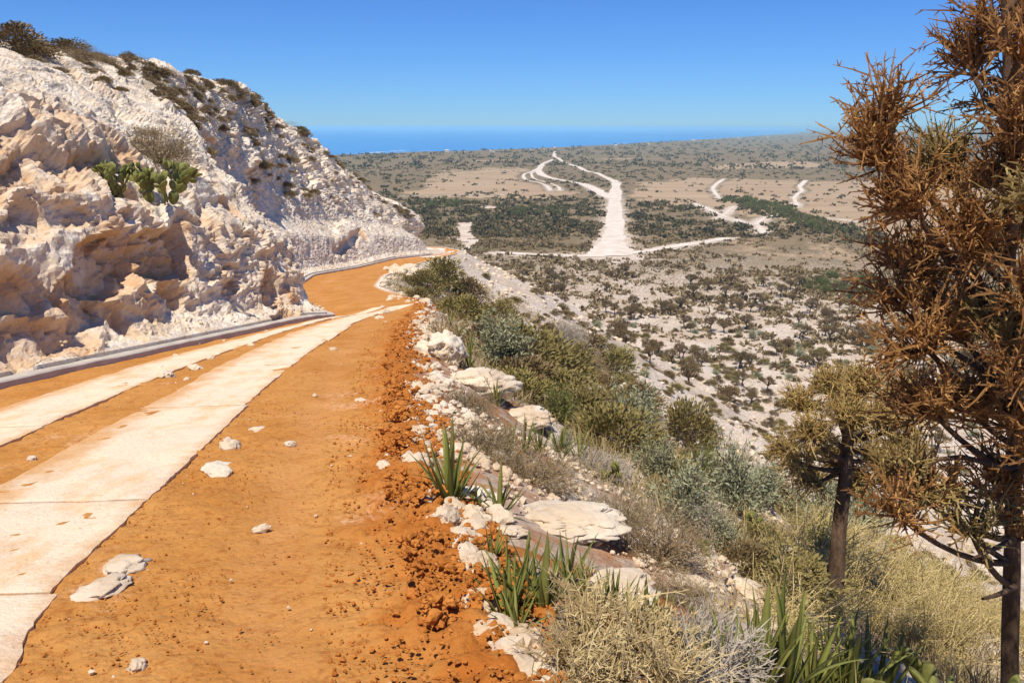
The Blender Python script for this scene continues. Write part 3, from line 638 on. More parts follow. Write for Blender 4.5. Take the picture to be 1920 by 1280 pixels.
for (a, b, wp, hf, yaw, lab) in edge:
    P = ground(a, b); r_ = sized(P, wp) * .74
    put_stone('boulder', BIG[rng.integers(5)], P, (r_, r_ * U(.65, .95), r_ * hf), yaw + U(-.4, .4), lab, 'boulder', 'rocks along the outer road edge', (U(-.15, .15), U(.05, .3)), .0)
k_ = 0
while k_ < 95:      # white rubble tipped over the bend
    a, b = U(712, 812), U(560, 640)
    if b < 640 - (a - 690) * .75 + (0 if a < 760 else 40) and b > 655 - (a - 600) * .42 - 45 and b > 585 - max(0, (a - 770)) * .3:
        pass
    P = ground(a, b)
    if P[1] > 30 or P[1] < 13: k_ += .2; continue
    r_ = sized(P, U(7, 22)); put_stone('stone', SMALL[rng.integers(6)], P, (r_, r_ * U(.6, 1), r_ * U(.6, 1)), U(0, 6.28), 'white limestone rubble heaped over the outside of the bend', 'stone', 'white rubble at the bend', (U(-.4, .4), U(-.4, .4)), .1); k_ += 1
for _ in range(60):   # white stones on the second bend's shoulder
    a, b = U(715, 800), U(505, 560); P = ground(a, b)
    if not 28 < P[1] < 60: continue
    r_ = sized(P, U(5, 13)); put_stone('stone', SMALL[rng.integers(6)], P, (r_, r_ * U(.6, 1), r_ * U(.6, 1)), U(0, 6.28), 'pale stone on the shoulder of the lower bend', 'stone', 'stones on the lower shoulder', (U(-.4, .4), U(-.4, .4)), .1)
P = ground(760, 516); put_stone('boulder', BIG[1], P, (.9, .7, .7), .4, 'grey boulder standing on the shoulder of the lower bend', 'boulder')

def scatter_mesh(name, mat, P, r, sub, label, amp=.45, flat_=.7, smooth_=False):
    V0, F0 = ICO[sub]; n = len(P); D = .7 * fbm(V0 * 1.4, 2, 110)
    mb = []; idx = []; base = 0
    yaw = U(0, 6.28, n); ca, sa = np.cos(yaw), np.sin(yaw)
    for v in range(8):
        k = np.where(np.arange(n) % 8 == v)[0]
        Vv = V0 * (1 + amp * (facet(V0 * 1.5 + v * 9.1, 111) * .5 + .5 * fbm(V0 * 2.0 + v * 7.7, 2, 112)))[:, None]; Vv = Vv * [1, .8, flat_]
        W = np.stack([Vv[None, :, 0] * ca[k, None] - Vv[None, :, 1] * sa[k, None], Vv[None, :, 0] * sa[k, None] + Vv[None, :, 1] * ca[k, None], np.repeat(Vv[None, :, 2], len(k), 0)], -1) * r[k, None, None] + P[k, None]
        mb.append(W.reshape(-1, 3)); idx.append((F0[None] + (np.arange(len(k)) * len(V0))[:, None, None]).reshape(-1, 3) + base); base += len(k) * len(V0)
    me = mesh(name, np.concatenate(mb), [np.concatenate(idx)], mat, smooth_, {'tone': np.repeat(U(0, 1, n), len(V0))})
    return props(link(name, me), label, None, None, 'stuff')
def edge_points(n, s0, s1, lo, hi, pw=1.0):
    """points a given way in (+) or out (-) from the road's outer edge, denser near the camera"""
    yy = s0 * (s1 / s0) ** U(0, 1, n); o = lo + (hi - lo) * U(0, 1, n) ** pw
    x = np.interp(yy, RY[:320], RX[:320]) - o; return x, yy
x, y = edge_points(7800, 1.3, 26, -.40, .28, 1.0); keep = fbm(xy3(x, y, .5), 3, 120) > -.35; x, y = x[keep], y[keep]
o_ = np.interp(y, RY[:320], RX[:320]) - x; z = np.where(o_ > 0, road_z(x, y), np.maximum(height(x, y), road_z(x, y) - .6) if True else 0) + .02
z = z + .10 * sstep(.75, .25, o_) * sstep(-.4, 0, o_) * U(0, 1, len(x))
rad_ = .004 + .034 * U(0, 1, len(x)) ** 6 + .009 * U(0, 1, len(x)); z = z + rad_ * .2
k = rad_ > .0155; C_ = np.stack([x, y, z], 1)
scatter_mesh('dirt_clods', MCLOD, C_[k], rad_[k], 2, 'crumbled orange dirt clods along the outer edge of the road', .6)
scatter_mesh('dirt_pellets', MCLOD, C_[~k], rad_[~k], 1, 'small orange dirt pellets along the outer edge of the road', .6)
x, y = edge_points(6500, 1.4, 20, -.3, .7, 1.6); z = np.where(np.interp(y, RY[:320], RX[:320]) - x > 0, road_z(x, y), height(x, y)) + .03 * sstep(.6, .3, np.interp(y, RY[:320], RX[:320]) - x) + .012
scatter_mesh('small_dirt_clods', MCLOD, np.stack([x, y, z], 1), .004 + .012 * U(0, 1, len(x)) ** 2, 1, 'fine crumbled orange dirt on the outer edge of the road', .6)
n = 12000; y = 1.8 * (20 / 1.8) ** U(0, 1, n); x = np.interp(y, RY[:320], RX[:320]) - U(.3, 2.6, n); z = road_z(x, y) + .004
keep = ((np.abs(np.interp(y, RY[:320], RX[:320]) - x - .95) > .25) & (fbm(xy3(x, y, .45), 3, 122) > -.1)) | (U(0, 1, n) < .25); x, y, z = x[keep], y[keep], z[keep]
scatter_mesh('dirt_crumbs', MCLOD, np.stack([x, y, z], 1), np.abs(rng.normal(0, .0035, len(x))) + .0018, 1, 'fine crumbs of orange dirt on the road')
n = 350; y = 2.0 * (24 / 2.0) ** U(0, 1, n); x = np.interp(y, RY[:320], RX[:320]) - U(.3, 5.6, n); z = road_z(x, y) + .006
scatter_mesh('pale_grit', MCREAM, np.stack([x, y, z], 1), np.abs(rng.normal(0, .007, n)) + .004, 1, 'scattered pale grit on the road')
n = 11000; R_ = 5 * (130 / 5) ** U(0, 1, n); A_ = np.radians(U(-12, 38, n)); x, y = R_ * np.sin(A_), R_ * np.cos(A_); r, _ = road_near(x, y); k = (r > .6) & (fbm(xy3(x, y, 5.), 2, 121) > -.35); x, y, R_ = x[k], y[k], R_[k]
scatter_mesh('slope_rubble', MROCK, np.stack([x, y, height(x, y) + .02], 1), (np.abs(rng.normal(0, .0018, len(x))) + .0008) * (R_ + 5), 1, 'broken white stones strewn down the hillside')
x, y = edge_points(1500, 1.8, 20, -.8, .02, .8); k = fbm(xy3(x, y, .7), 2, 123) > -.25; x, y = x[k], y[k]
scatter_mesh('edge_rubble', MCREAM, np.stack([x, y, height(x, y) + .03], 1), .012 + .075 * U(0, 1, len(x)) ** 2.5, 2, 'broken cream stones packed along the outer edge of the road', .42)
# rubble at the foot of the cut wall
n = 520; i = rng.integers(10, 100, n); sI = U(8, 95, n); x = np.interp(sI, S, LX); y = np.interp(sI, S, LY); tl_ = U(.22, .7, n)
scatter_mesh('foot_rubble', MROCK, np.stack([x - tl_, y, np.interp(sI, S, LZs) + .22 + (tl_ - .22) * .45], 1), np.abs(rng.normal(0, .02, n)) + .008, 2, 'small white rubble at the foot of the cliff')
#STAGE2

# ------------------------------------------------------------------ plants
def thorn_clump(mb, root, cen, rad, up, n, bl, br, nst, tone=(0., 1.), k=3):
    """forked stubby branchlets all through an ellipsoid round cen, fed from root"""
    cen = np.asarray(cen, float); rad = np.asarray(rad, float); away = cen - root; away = away / (np.linalg.norm(away) + 1e-9)
    m = max(7, n // 11); hd = unit(m) * .8 + away * .5 + [0, 0, up]; hd /= np.linalg.norm(hd, axis=1, keepdims=True); hub = cen + hd * rad * U(.25, .75, m)[:, None]
    mb.tubes(np.repeat(cen[None] - away * rad * .4, m, 0), hub, br * 1.6, br * 1.0, k, U(*tone, m) * .3)
    j = rng.integers(0, m, n); fr = U(.3, 1, n)[:, None]; start = (cen - away * rad * .4) * (1 - fr) + hub[j] * fr
    dirn = hd[j] * .75 + unit(n) * .75 + away * .25 + np.array([0, 0, up * .9]); dirn /= np.linalg.norm(dirn, axis=1, keepdims=True)
    L = (bl * (.5 + 1.7 * U(0, 1, n) ** 1.4))[:, None]; tn = np.clip(U(*tone, n) * .7 + .3 * U(0, 1, m)[j], 0, 1); bend = (unit(n) + [0, 0, .6]) * L * .16
    def grow(start, dirn, L, bend, tn, r, ns):
        n = len(start); p0 = start; rv = U(.6, 1.25, n)
        for q in range(2):
            p1 = start + dirn * L * (q + 1) / 2 + bend * ((q + 1) / 2) ** 2
            mb.tubes(p0, p1, r * rv * (1 - .3 * q), r * rv * (.7 if q < 1 else .25), k, tn); p0 = p1
        f = U(.1, .97, (n, ns)); sd = dirn[:, None] * .7 + unit(n * ns).reshape(n, ns, 3) * .8; sd /= np.linalg.norm(sd, axis=2, keepdims=True)
        sp = start[:, None] + dirn[:, None] * (L * f)[..., None] + bend[:, None] * (f ** 2)[..., None]; sl_ = bl * U(.12, .34, (n, ns))[..., None]
        mb.tubes(sp.reshape(-1, 3), (sp + sd * sl_).reshape(-1, 3), r * .8, r * .2, 3, np.repeat(np.clip(tn + .15, 0, 1), ns))
        return start + dirn * L * .62 + bend * .38
    e = grow(start, dirn, L, bend, tn, br, nst)
    d2 = dirn * .7 + unit(n) * .75; d2 /= np.linalg.norm(d2, axis=1, keepdims=True)
    grow(e, d2, L * .65, unit(n) * L * .1, tn, br * .85, max(3, nst - 2))
def bez(a, b, sag, n=7):
    t = np.linspace(0, 1, n)[:, None]; m = (np.asarray(a) + b) / 2 + sag; return (1 - t) ** 2 * a + 2 * t * (1 - t) * m + t ** 2 * b
def trunk_mesh(P, r0, r1, mat, k=14, bump=.06):
    P = np.asarray(P, float); n = len(P); T = np.gradient(P, axis=0); T /= np.linalg.norm(T, axis=1, keepdims=True)
    u = np.cross(T, [0, 1.0, .1]); u /= np.linalg.norm(u, axis=1, keepdims=True); v = np.cross(T, u); an = np.arange(k + 1) * 2 * math.pi / k
    rr = np.linspace(r0, r1, n)[:, None] * (1 + bump * 2 * vn(np.stack([np.repeat(P[:, 2], k + 1) * 5, np.tile(np.cos(an) * 1.5, n), np.tile(np.sin(an) * 1.5, n)], 1), 130).reshape(n, k + 1))
    V = P[:, None] + rr[..., None] * (np.cos(an)[None, :, None] * u[:, None] + np.sin(an)[None, :, None] * v[:, None])
    return mesh('trunk', V.reshape(-1, 3), [gridfaces(n, k + 1)], mat, True)
def dens_path(P, n):
    t = np.linspace(0, 1, len(P)); u = np.linspace(0, 1, n); P = np.asarray(P); return np.stack([np.interp(u, t, P[:, i]) for i in range(3)], 1)

def thorn_tree(name, label, base, axis_pts, r0, r1, clumps, mat, br, bl, bare=()):
    """axis_pts: trunk points; clumps: (x,y,z,rx,rz,n,height on the trunk 0..1)"""
    root = empty(name, base); props(root, label, 'tree'); b = np.array(base)
    P = dens_path([np.asarray(p) - b for p in axis_pts], 40); wob = np.stack([.02 * vn(xy3(P[:, 2], P[:, 2] * 0, .35), 131), .02 * vn(xy3(P[:, 2], P[:, 2] * 0, .4), 132), P[:, 2] * 0], 1) * (r0 / .1)
    P = P + wob; link('trunk', trunk_mesh(P, r0, r1, MBARK), root)
    for ci, (x, y, z, rx, rz, n, hq) in enumerate(clumps):
        c = np.array([x, y, z]) - b; a = P[min(39, int(hq * 39))]
        lm = MB(); path = bez(a, c, np.array([0, 0, -.12 * np.linalg.norm(c - a)])); lm.path(path, max(br * 2.6, r1 * .6), br * 1.6, 6)
        lo = link('limb', lm.me('limb', MBARK, True), root)
        mb = MB(); dv = c - a; dv = dv / (np.linalg.norm(dv) + 1e-9)
        thorn_clump(mb, a, c, (rx, rx, rz), .28, int(n * (.84 if mat is MTWIG else .95)), bl, br, 5)
        props(link('twigs', mb.me('twigs', MTWIG3 if mat is MTWIG and ci % 4 == 3 else mat), lo), kind='stuff')
    for pts in bare:
        lm = MB(); Q = dens_path([np.asarray(p) - b for p in pts], 6); lm.path(Q, br * 2.2, br * .9, 6); lo = link('bare_branch', lm.me('bare_branch', MBARK, True), root)
    return root
# the near tree: tops and lobes read from the photograph, at its own distance
D0 = 4.3
def cl(px, py, d, rpx, n, hq, asp=1.0): P = at(px, py, d); r = rpx * d / F * .88; return (P[0], P[1], P[2], r, r * asp, n, hq)
YT = 4.15
def aty(px, py, Y=YT): v = ray(px, py); return np.array([0, 0, CZ]) + v * (Y / v[1])
g0 = aty(1897, 1420); gb = np.array([g0[0], g0[1], min(g0[2], height(g0[:1], g0[1:2])[0]) - .1])
near_cl = [cl(1625,300,4.1,82,150,.60),cl(1690,390,4.0,85,150,.58),cl(1632,225,4.15,56,80,.62,1.2),cl(1760,330,4.3,95,170,.66),cl(1800,130,4.4,72,120,.84),cl(1870,60,4.2,90,150,.90),cl(1860,190,4.5,90,160,.80),cl(1900,-40,4.3,90,130,.97),cl(1790,470,4.0,105,200,.58),cl(1700,520,4.4,85,150,.54),cl(1880,340,4.0,90,170,.70),cl(1880,480,4.6,95,170,.6),cl(1710,650,4.1,70,120,.48),cl(1660,570,4.3,55,80,.5),cl(1770,620,4.4,105,200,.5),cl(1870,650,4.0,85,150,.46),cl(1730,775,4.2,78,140,.40),cl(1800,770,4.5,95,180,.42),cl(1880,800,4.2,80,140,.38),cl(1690,915,4.1,64,110,.32),cl(1740,930,4.3,90,170,.30),cl(1660,965,4.0,48,60,.30),cl(1850,920,4.5,80,120,.32),cl(1800,1000,4.2,60,60,.26),cl(1890,1000,4.6,70,70,.3),
  cl(1885,110,3.7,60,80,.86),cl(1895,250,3.7,60,80,.78),cl(1905,400,3.65,60,80,.68),cl(1900,560,3.65,60,80,.58),cl(1890,720,3.7,60,80,.48),cl(1905,860,3.75,60,80,.4),cl(2010,120,4.3,110,130,.88),cl(2060,330,4.4,130,150,.7),cl(2090,560,4.2,140,160,.55),cl(2060,800,4.4,120,140,.4),cl(1990,960,4.3,90,90,.33),cl(1930,420,5.3,110,140,.62),cl(1880,700,5.2,110,140,.5),cl(1990,640,3.6,110,130,.52)]
near_cl = [(x_ + .06, y_, z_, r_, h_, n_, q_) for x_, y_, z_, r_, h_, n_, q_ in near_cl]
thorn_tree('thorn_tree', 'tall rusty brown thorny tree with dense forked twigs and a dark trunk', gb, [gb, aty(1896,1280), aty(1901,1050), aty(1904,800), aty(1896,600), aty(1892,400), aty(1888,150), aty(1884,-60)], .055, .012, near_cl, MTWIG, .0080, .14,
  bare=[(at(1900,1012,D0), at(1860,1030,4.1), at(1822,1048,4.0)), (at(1902,1100,D0), at(1870,1115,4.1), at(1842,1122,4.0)), (at(1900,880,D0), at(1780,850,4.2), at(1680,905,4.0))])
# the leaning smaller tree on the slope below
D1 = 11.5; tb = ground(1562, 1172); D1 = (tb[1] * math.cos(PITCH) - (tb[2] - CZ) * math.sin(PITCH))
print('second tree depth', D1, tb)
second = [cl(x_, y_, D1 + dz_, r_, n_, h_, .75) for (x_, y_, dz_, r_, n_, h_) in [(1560,735,0,46,230,.92),(1505,765,0,36,150,.85),(1615,728,-.5,44,220,.95),(1520,820,-.3,44,200,.8),(1585,790,-.6,50,260,.9),(1500,868,0,34,130,.75),(1560,865,.5,42,180,.8),(1650,790,0,44,220,.92),(1688,745,.3,40,180,.95),(1635,860,0,42,170,.82),(1590,740,.9,48,180,.95),(1690,830,0,36,130,.85),(1475,845,.2,30,100,.8),(1600,900,.2,38,120,.8),(1530,905,.1,34,110,.78),(1720,780,.2,36,120,.9),(1650,905,.1,34,100,.8)]]
thorn_tree('thorn_tree', 'smaller golden thorny tree leaning on a bare brown trunk down the slope', tb - [0, 0, .1], [tb - [0, 0, .1], at(1568,1080,D1), at(1578,980,D1), at(1590,880,D1), at(1592,790,D1)], 16 * D1 / F, 10 * D1 / F, second, MTWIG2, .0085, .12)

# sword leaved plants: every leaf a part
def sword_leaf(curve, wid, seed):
    n = 11; t = np.linspace(0, 1, n); w_ = wid * np.clip(np.minimum(.55 + 1.8 * t, 1.0) * (1 - t ** 2.6) + .0, .004, 1)
    zz = t * (1 - .25 * curve * t); xx = curve * t ** 2 * .75; th = .25 * w_ + .003
    V = []
    for i in range(n):
        c = np.array([xx[i], 0, zz[i]]); V += [c + [0, -w_[i] / 2, 0], c + [th[i] * .9, 0, 0], c + [0, w_[i] / 2, 0], c + [th[i] * .35, 0, 0]]
    i = np.arange(n - 1)[:, None] * 4; q = []
    for a in range(4): q.append(np.concatenate([i + a, i + (a + 1) % 4, i + 4 + (a + 1) % 4, i + 4 + a], 1))
    V = np.array(V); V[:, 0] += .02 * np.sin(seed + V[:, 2] * 3); V[:, 1] += .02 * np.sin(seed * 2 + V[:, 2] * 4) * V[:, 2]
    return mesh('leaf', V, [np.concatenate(q)], MSISAL, True, {'tone': np.clip(.15 + .5 * np.repeat(t, 4) * U(.2, 1.4) + U(-.1, .35), 0, 1)})
LEAVES = [sword_leaf(c, w_, i) for i, (c, w_) in enumerate([(.05,.085),(.15,.08),(.3,.085),(.5,.075),(.1,.095),(.25,.065),(.7,.075),(.02,.075)])]
def sword_plant(P, h, n, label, spread=.9, group='sword leaved plants along the road edge'):
    root = empty('sword_plant', (P[0], P[1], P[2] - .03), U(0, 6.28)); props(root, label, 'plant', group)
    for i in range(n):
        f = (i + .5) / n; tilt = spread * f ** .8 + U(-.1, .1); az = i * 2.39996 + U(-.3, .3); L = h * (1.0 - .28 * f) * U(.75, 1.08)
        M = Matrix.Rotation(az, 4, 'Z') @ Matrix.Translation((.04 * h * f, 0, 0)) @ Matrix.Rotation(tilt, 4, 'Y') @ Matrix.Diagonal((L, L * U(.8, 1.15), L, 1))
        link('leaf', LEAVES[rng.integers(0, 4) if f > .4 else rng.choice([0, 1, 4, 5, 7])], root, M)
swords = [(846,945,150,13,.55,'tallest green sword plant with upright leaves beside a white rock'),(937,962,100,9,.95,'yellow striped sword plant with splayed leaves above the rock shelf'),(893,950,60,7,.5,None),(925,1055,80,7,.5,'slim sword plant growing between the two white rocks'),(955,1160,140,9,.8,'sword plant leaning over beside the crumbling white rock'),(1020,1150,140,9,.9,'wide sword plant behind the straw coloured bush'),(1065,1090,110,9,.9,'sword plant with splayed leaves in front of the rounded rock shelf'),(1130,1140,80,7,.5,None),(1180,1170,90,8,.5,None),(1240,1200,100,8,.5,None),(1290,1215,90,7,.5,None),
  (960,1120,120,9,.7,None),(985,1090,100,8,.8,None),(1000,1130,110,9,.9,None),(1040,1120,100,8,.8,None),(1090,1110,90,8,.6,None),(1150,1150,100,8,.5,None),(1210,1180,100,8,.5,None),(970,1190,110,8,.8,None),(930,1120,90,7,.6,None),(1560,1300,150,9,.5,None),(1440,1260,130,9,.5,None),
  (880,690,60,9,.6,'sword plant between the brush and the long boulder'),(905,735,70,9,.6,None),(930,760,60,8,.7,None),(880,660,45,7,.6,None),(860,640,40,7,.6,None),(845,610,36,7,.6,None),(955,850,70,8,.4,'dense upright sword plant behind the tallest one'),(985,850,75,8,.5,None),(1010,850,70,8,.5,None),(1050,855,80,9,.7,'broad sword plant beside the dry white twig'),(1085,860,60,7,.9,None),
  (1370,1285,150,10,.45,None),(1420,1290,170,11,.5,None),(1470,1300,180,11,.5,None),(1520,1300,150,10,.6,'light green sword plant in the row by the leaning trunk'),(1350,1230,90,7,.5,None),(1590,1330,180,9,.45,'dark green sword plant with straight stiff leaves'),(1640,1330,170,8,.7,None),(1310,1270,120,9,.5,None)]
for (a, b, hp, n, sp, lab) in swords:
    P = ground(a, b); h = np.linalg.norm(P - [0, 0, CZ]) * hp / F * 1.18
    sword_plant(P, h, int(n * 1.55), lab or 'green sword plant in the clumps below the road edge', sp)

# prickly pears: every pad a part
def pad_mesh(seed):
    nu, nv = 9, 14; u = np.linspace(.02, math.pi - .02, nu); v = np.arange(nv + 1) * 2 * math.pi / nv; Uu, Vv = np.meshgrid(u, v, indexing='ij')
    zz = (1 - np.cos(Uu)) / 2; w_ = np.sin(Uu) * (.30 + .14 * zz); V = np.stack([w_ * np.cos(Vv), .12 * w_ / .4 * np.sin(Vv) * 1.1, zz], -1).reshape(-1, 3)
    V[:, 1] += .05 * np.sin(seed + V[:, 2] * 3) + .04 * V[:, 0] ** 2 * math.cos(seed)
    return mesh('pad', V, [gridfaces(nu, nv + 1)], MPAD, True, {'tone': np.clip(V[:, 2] * .6 + U(-.2, .4), 0, 1)})
PADS = [pad_mesh(i) for i in range(5)]
def prickly(P, h, n, label, spread=.5, group=None, dv=4.3):
    root = empty('prickly_pear', (P[0], P[1], P[2] - .02), U(0, 6.28)); props(root, label, 'cactus', group)
    ps = h / dv; nodes = []
    for i in range(max(1, n // (18 if n > 60 else 7))):
        M = Matrix.Translation((U(-spread, spread) * h * .6, U(-spread, spread) * h * .6, -.05 * h)) @ Matrix.Rotation(U(0, 6.28), 4, 'Z') @ Matrix.Rotation(U(-.4, .4), 4, 'Y'); nodes.append((M, 0))
    k = 0
    while k < n and nodes:
        M, dp = nodes.pop(0); s_ = ps * U(.75, 1.15) * (1 - .08 * dp)
        link('pad', PADS[rng.integers(5)], root, M @ Matrix.Diagonal((s_, s_, s_, 1))); k += 1
        if dp < 8:
            for c in range(rng.integers(2, 4)):
                a = U(-.95, .95); nodes.append((M @ Matrix.Translation((math.sin(a) * .36 * s_, 0, s_ * (.62 + .36 * math.cos(a)))) @ Matrix.Rotation(a * .75, 4, 'Y') @ Matrix.Rotation(U(-.7, .7), 4, 'Z') @ Matrix.Rotation(U(-.35, .35), 4, 'X'), dp + 1))
for (a, b, hp, n, lab) in [(262,368,230,240,'large green prickly pear growing out of the cliff ledge'),(448,368,46,14,'small prickly pear on the cliff face right of the hollow ledge'.replace('right of', 'beyond')),(502,362,24,8,'tiny prickly pear tuft on the upper cliff face'),(458,425,40,12,'prickly pear hanging in a crack low on the cliff'),(318,365,26,7,'little prickly pear at the foot of the large one on the ledge')]:
    P = on_cliff(a, b)
    if P is not None: prickly(P, np.linalg.norm(P - [0, 0, CZ]) * hp / F, n, lab, .45, None, 10.5)
for (a, b, hp, n, lab) in [(1412,1000,70,20,'bushy prickly pear on a rock between the grey green bushes'),(1325,1040,60,12,'prickly pear among the bare twigs below the grey green bush'),(1145,905,90,14,'prickly pear with round pads under the grey brush'),(1160,860,50,8,'prickly pear pads sticking out of the dry brush'),(1535,1140,60,9,'prickly pear at the foot of the leaning trunk'),(985,805,40,8,'prickly pear below the long boulder'),(1010,800,36,6,None),(1470,1030,40,7,'small prickly pear beside the rounded white boulder')]:
    P = ground(a, b); prickly(P, np.linalg.norm(P - [0, 0, CZ]) * hp / F, n, lab or 'prickly pear below the long boulder', .3, 'prickly pears on the slope')
for (a, b, d, hm, n, lab) in [(1875,1240,4.4,.95,13,'big speckled prickly pear below the tall rusty tree'),(1765,1290,4.6,.75,9,'prickly pear with upright pads next to the stiff sword leaves'),(1715,1300,4.2,.45,5,'low prickly pear between the stiff sword leaves and the upright one')]:
    q = at(a, b, d); P = np.array([q[0], q[1], height(q[:1], q[1:2])[0]]); hh = max(hm, q[2] - P[2] + .12); prickly(P, hh * 1.55, n + 8, lab, .12)

# shrubs
def shrub_mesh(kind, seed):
    """returns (stems, foliage) of a plant about 1 m high and 1.2 m wide"""
    st, fo = MB(), MB()
    if kind == 'feather':       # upright grey green sprays
        n = 46; d = unit(n); d[:, 2] = np.abs(d[:, 2]) * 1.2 + .25; d /= np.linalg.norm(d, axis=1, keepdims=True); L = U(.55, 1.0, n); tip = d * L[:, None] * [.62, .62, 1]
        st.tubes(np.zeros((n, 3)), tip * .5, .014, .008, 4); st.tubes(tip * .5, tip, .008, .003, 3)
        m = 58; f = U(.25, 1.02, (n, m)); p = tip[:, None] * f[..., None] + rng.normal(size=(n, m, 3)) * .055; dd = d[:, None] * .7 + rng.normal(size=(n, m, 3)) * .55
        fo.blades(p.reshape(-1, 3), dd.reshape(-1, 3), U(.05, .10, n * m), .022, np.clip(.2 + .7 * f.ravel() * U(.4, 1.2, n * m), 0, 1))
    elif kind == 'twiggy':      # tangle of bare dry twigs
        n = 60; d = unit(n); d[:, 2] = np.abs(d[:, 2]) + .1; d /= np.linalg.norm(d, axis=1, keepdims=True); p0 = np.zeros((n, 3)); L = U(.12, .3, n)[:, None]; g_ = 0; a_ = U(0, 1, n)
        for g_ in range(4):
            p1 = p0 + d * L; st.tubes(p0, p1, .010 * .62 ** g_, .010 * .62 ** (g_ + 1), 3, a_)
            m = 3 if g_ in (0, 1) else 2; p0 = np.repeat(p1, m, 0); d = np.repeat(d, m, 0) + rng.normal(size=(len(p0), 3)) * .55; d[:, 2] -= .02; d /= np.linalg.norm(d, axis=1, keepdims=True); L = U(.08, .24, len(p0))[:, None]; a_ = np.repeat(a_, m)
            if len(p0) > 5000: break
        fo.blades(p0, d + .3 * unit(len(p0)), U(.02, .05, len(p0)), .012, U(0, 1, len(p0)))
    elif kind in ('round', 'low'):
        n = 34; d = unit(n); d[:, 2] = np.abs(d[:, 2]) * 1.1 + .08; d /= np.linalg.norm(d, axis=1, keepdims=True); r = U(.6, 1.0, n)[:, None]; c = d * r * np.array([.52, .52, .62 if kind == 'round' else .36])
        st.tubes(np.zeros((n, 3)), c, .016, .006, 3)
        m = 62; q = unit(n * m) * (U(.2, 1, n * m) ** .5)[:, None] * U(.13, .22, n).repeat(m)[:, None]; p = c.repeat(m, 0) + q * [1, 1, .75]
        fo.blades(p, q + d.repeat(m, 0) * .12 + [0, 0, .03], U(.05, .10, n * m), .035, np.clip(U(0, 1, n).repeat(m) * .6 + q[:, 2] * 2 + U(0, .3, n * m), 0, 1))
    elif kind == 'weed':        # loose sprays with tiny yellow leaves
        n = 60; d = unit(n); d[:, 2] = np.abs(d[:, 2]) + .35; d /= np.linalg.norm(d, axis=1, keepdims=True); L = U(.5, 1.05, n)[:, None]; b_ = unit(n) * [.25, .25, .1]; p0 = rng.normal(size=(n, 3)) * [.2, .2, 0]; s0 = p0
        P_ = [s0 + d * L * f * [.7, .7, 1] + b_ * f * f for f in np.linspace(0, 1, 6)]
        for a, b in zip(P_[:-1], P_[1:]): st.tubes(a, b, .005, .003, 3, U(0, 1, n))
        m = 64; f = U(.2, 1, (n, m))[..., None]; p = s0[:, None] + d[:, None] * L[:, None] * f * [.7, .7, 1] + b_[:, None] * f * f + rng.normal(size=(n, m, 3)) * .045
        fo.blades(p.reshape(-1, 3), rng.normal(size=(n * m, 3)) + [0, 0, .3], U(.012, .032, n * m), .009, U(0, 1, n * m))
    return st, fo
def kind_meshes(kind, nvar, stem_mat, leaf_mat_, name='foliage'):
    r = []
    for i in range(nvar):
        st, fo = shrub_mesh(kind, i); r.append((st.me('stems', stem_mat), fo.me(name, leaf_mat_)))
    return r
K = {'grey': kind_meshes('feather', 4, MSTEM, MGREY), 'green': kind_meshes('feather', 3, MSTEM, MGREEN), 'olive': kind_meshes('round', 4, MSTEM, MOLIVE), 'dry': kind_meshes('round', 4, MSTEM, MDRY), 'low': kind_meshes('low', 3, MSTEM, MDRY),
     'twig': kind_meshes('twiggy', 3, MTUFT, MTUFT), 'whitetwig': kind_meshes('twiggy', 2, MDEADGREY, MDEADGREY), 'weed': kind_meshes('weed', 4, MSTRAW, MWEED), 'tuft': kind_meshes('low', 4, MSTEM, MTUFT)}
def shrub(kind, name, P, wdt, hgt, label, group=None, cat='shrub', parts=True):
    st, fo = K[kind][rng.integers(len(K[kind]))]; s3 = (wdt / 1.2, wdt / 1.2, hgt)
    if parts:
        root = empty(name, (P[0], P[1], P[2] - .03), U(0, 6.28)); root.scale = s3; props(link('stems', st, root), kind='stuff'); props(link('foliage', fo, root), kind='stuff')
    else:
        root = link(name, fo); root.location = (P[0], P[1], P[2] - .03); root.scale = s3; root.rotation_euler = (0, 0, U(0, 6.28))
    return props(root, label, cat, group)
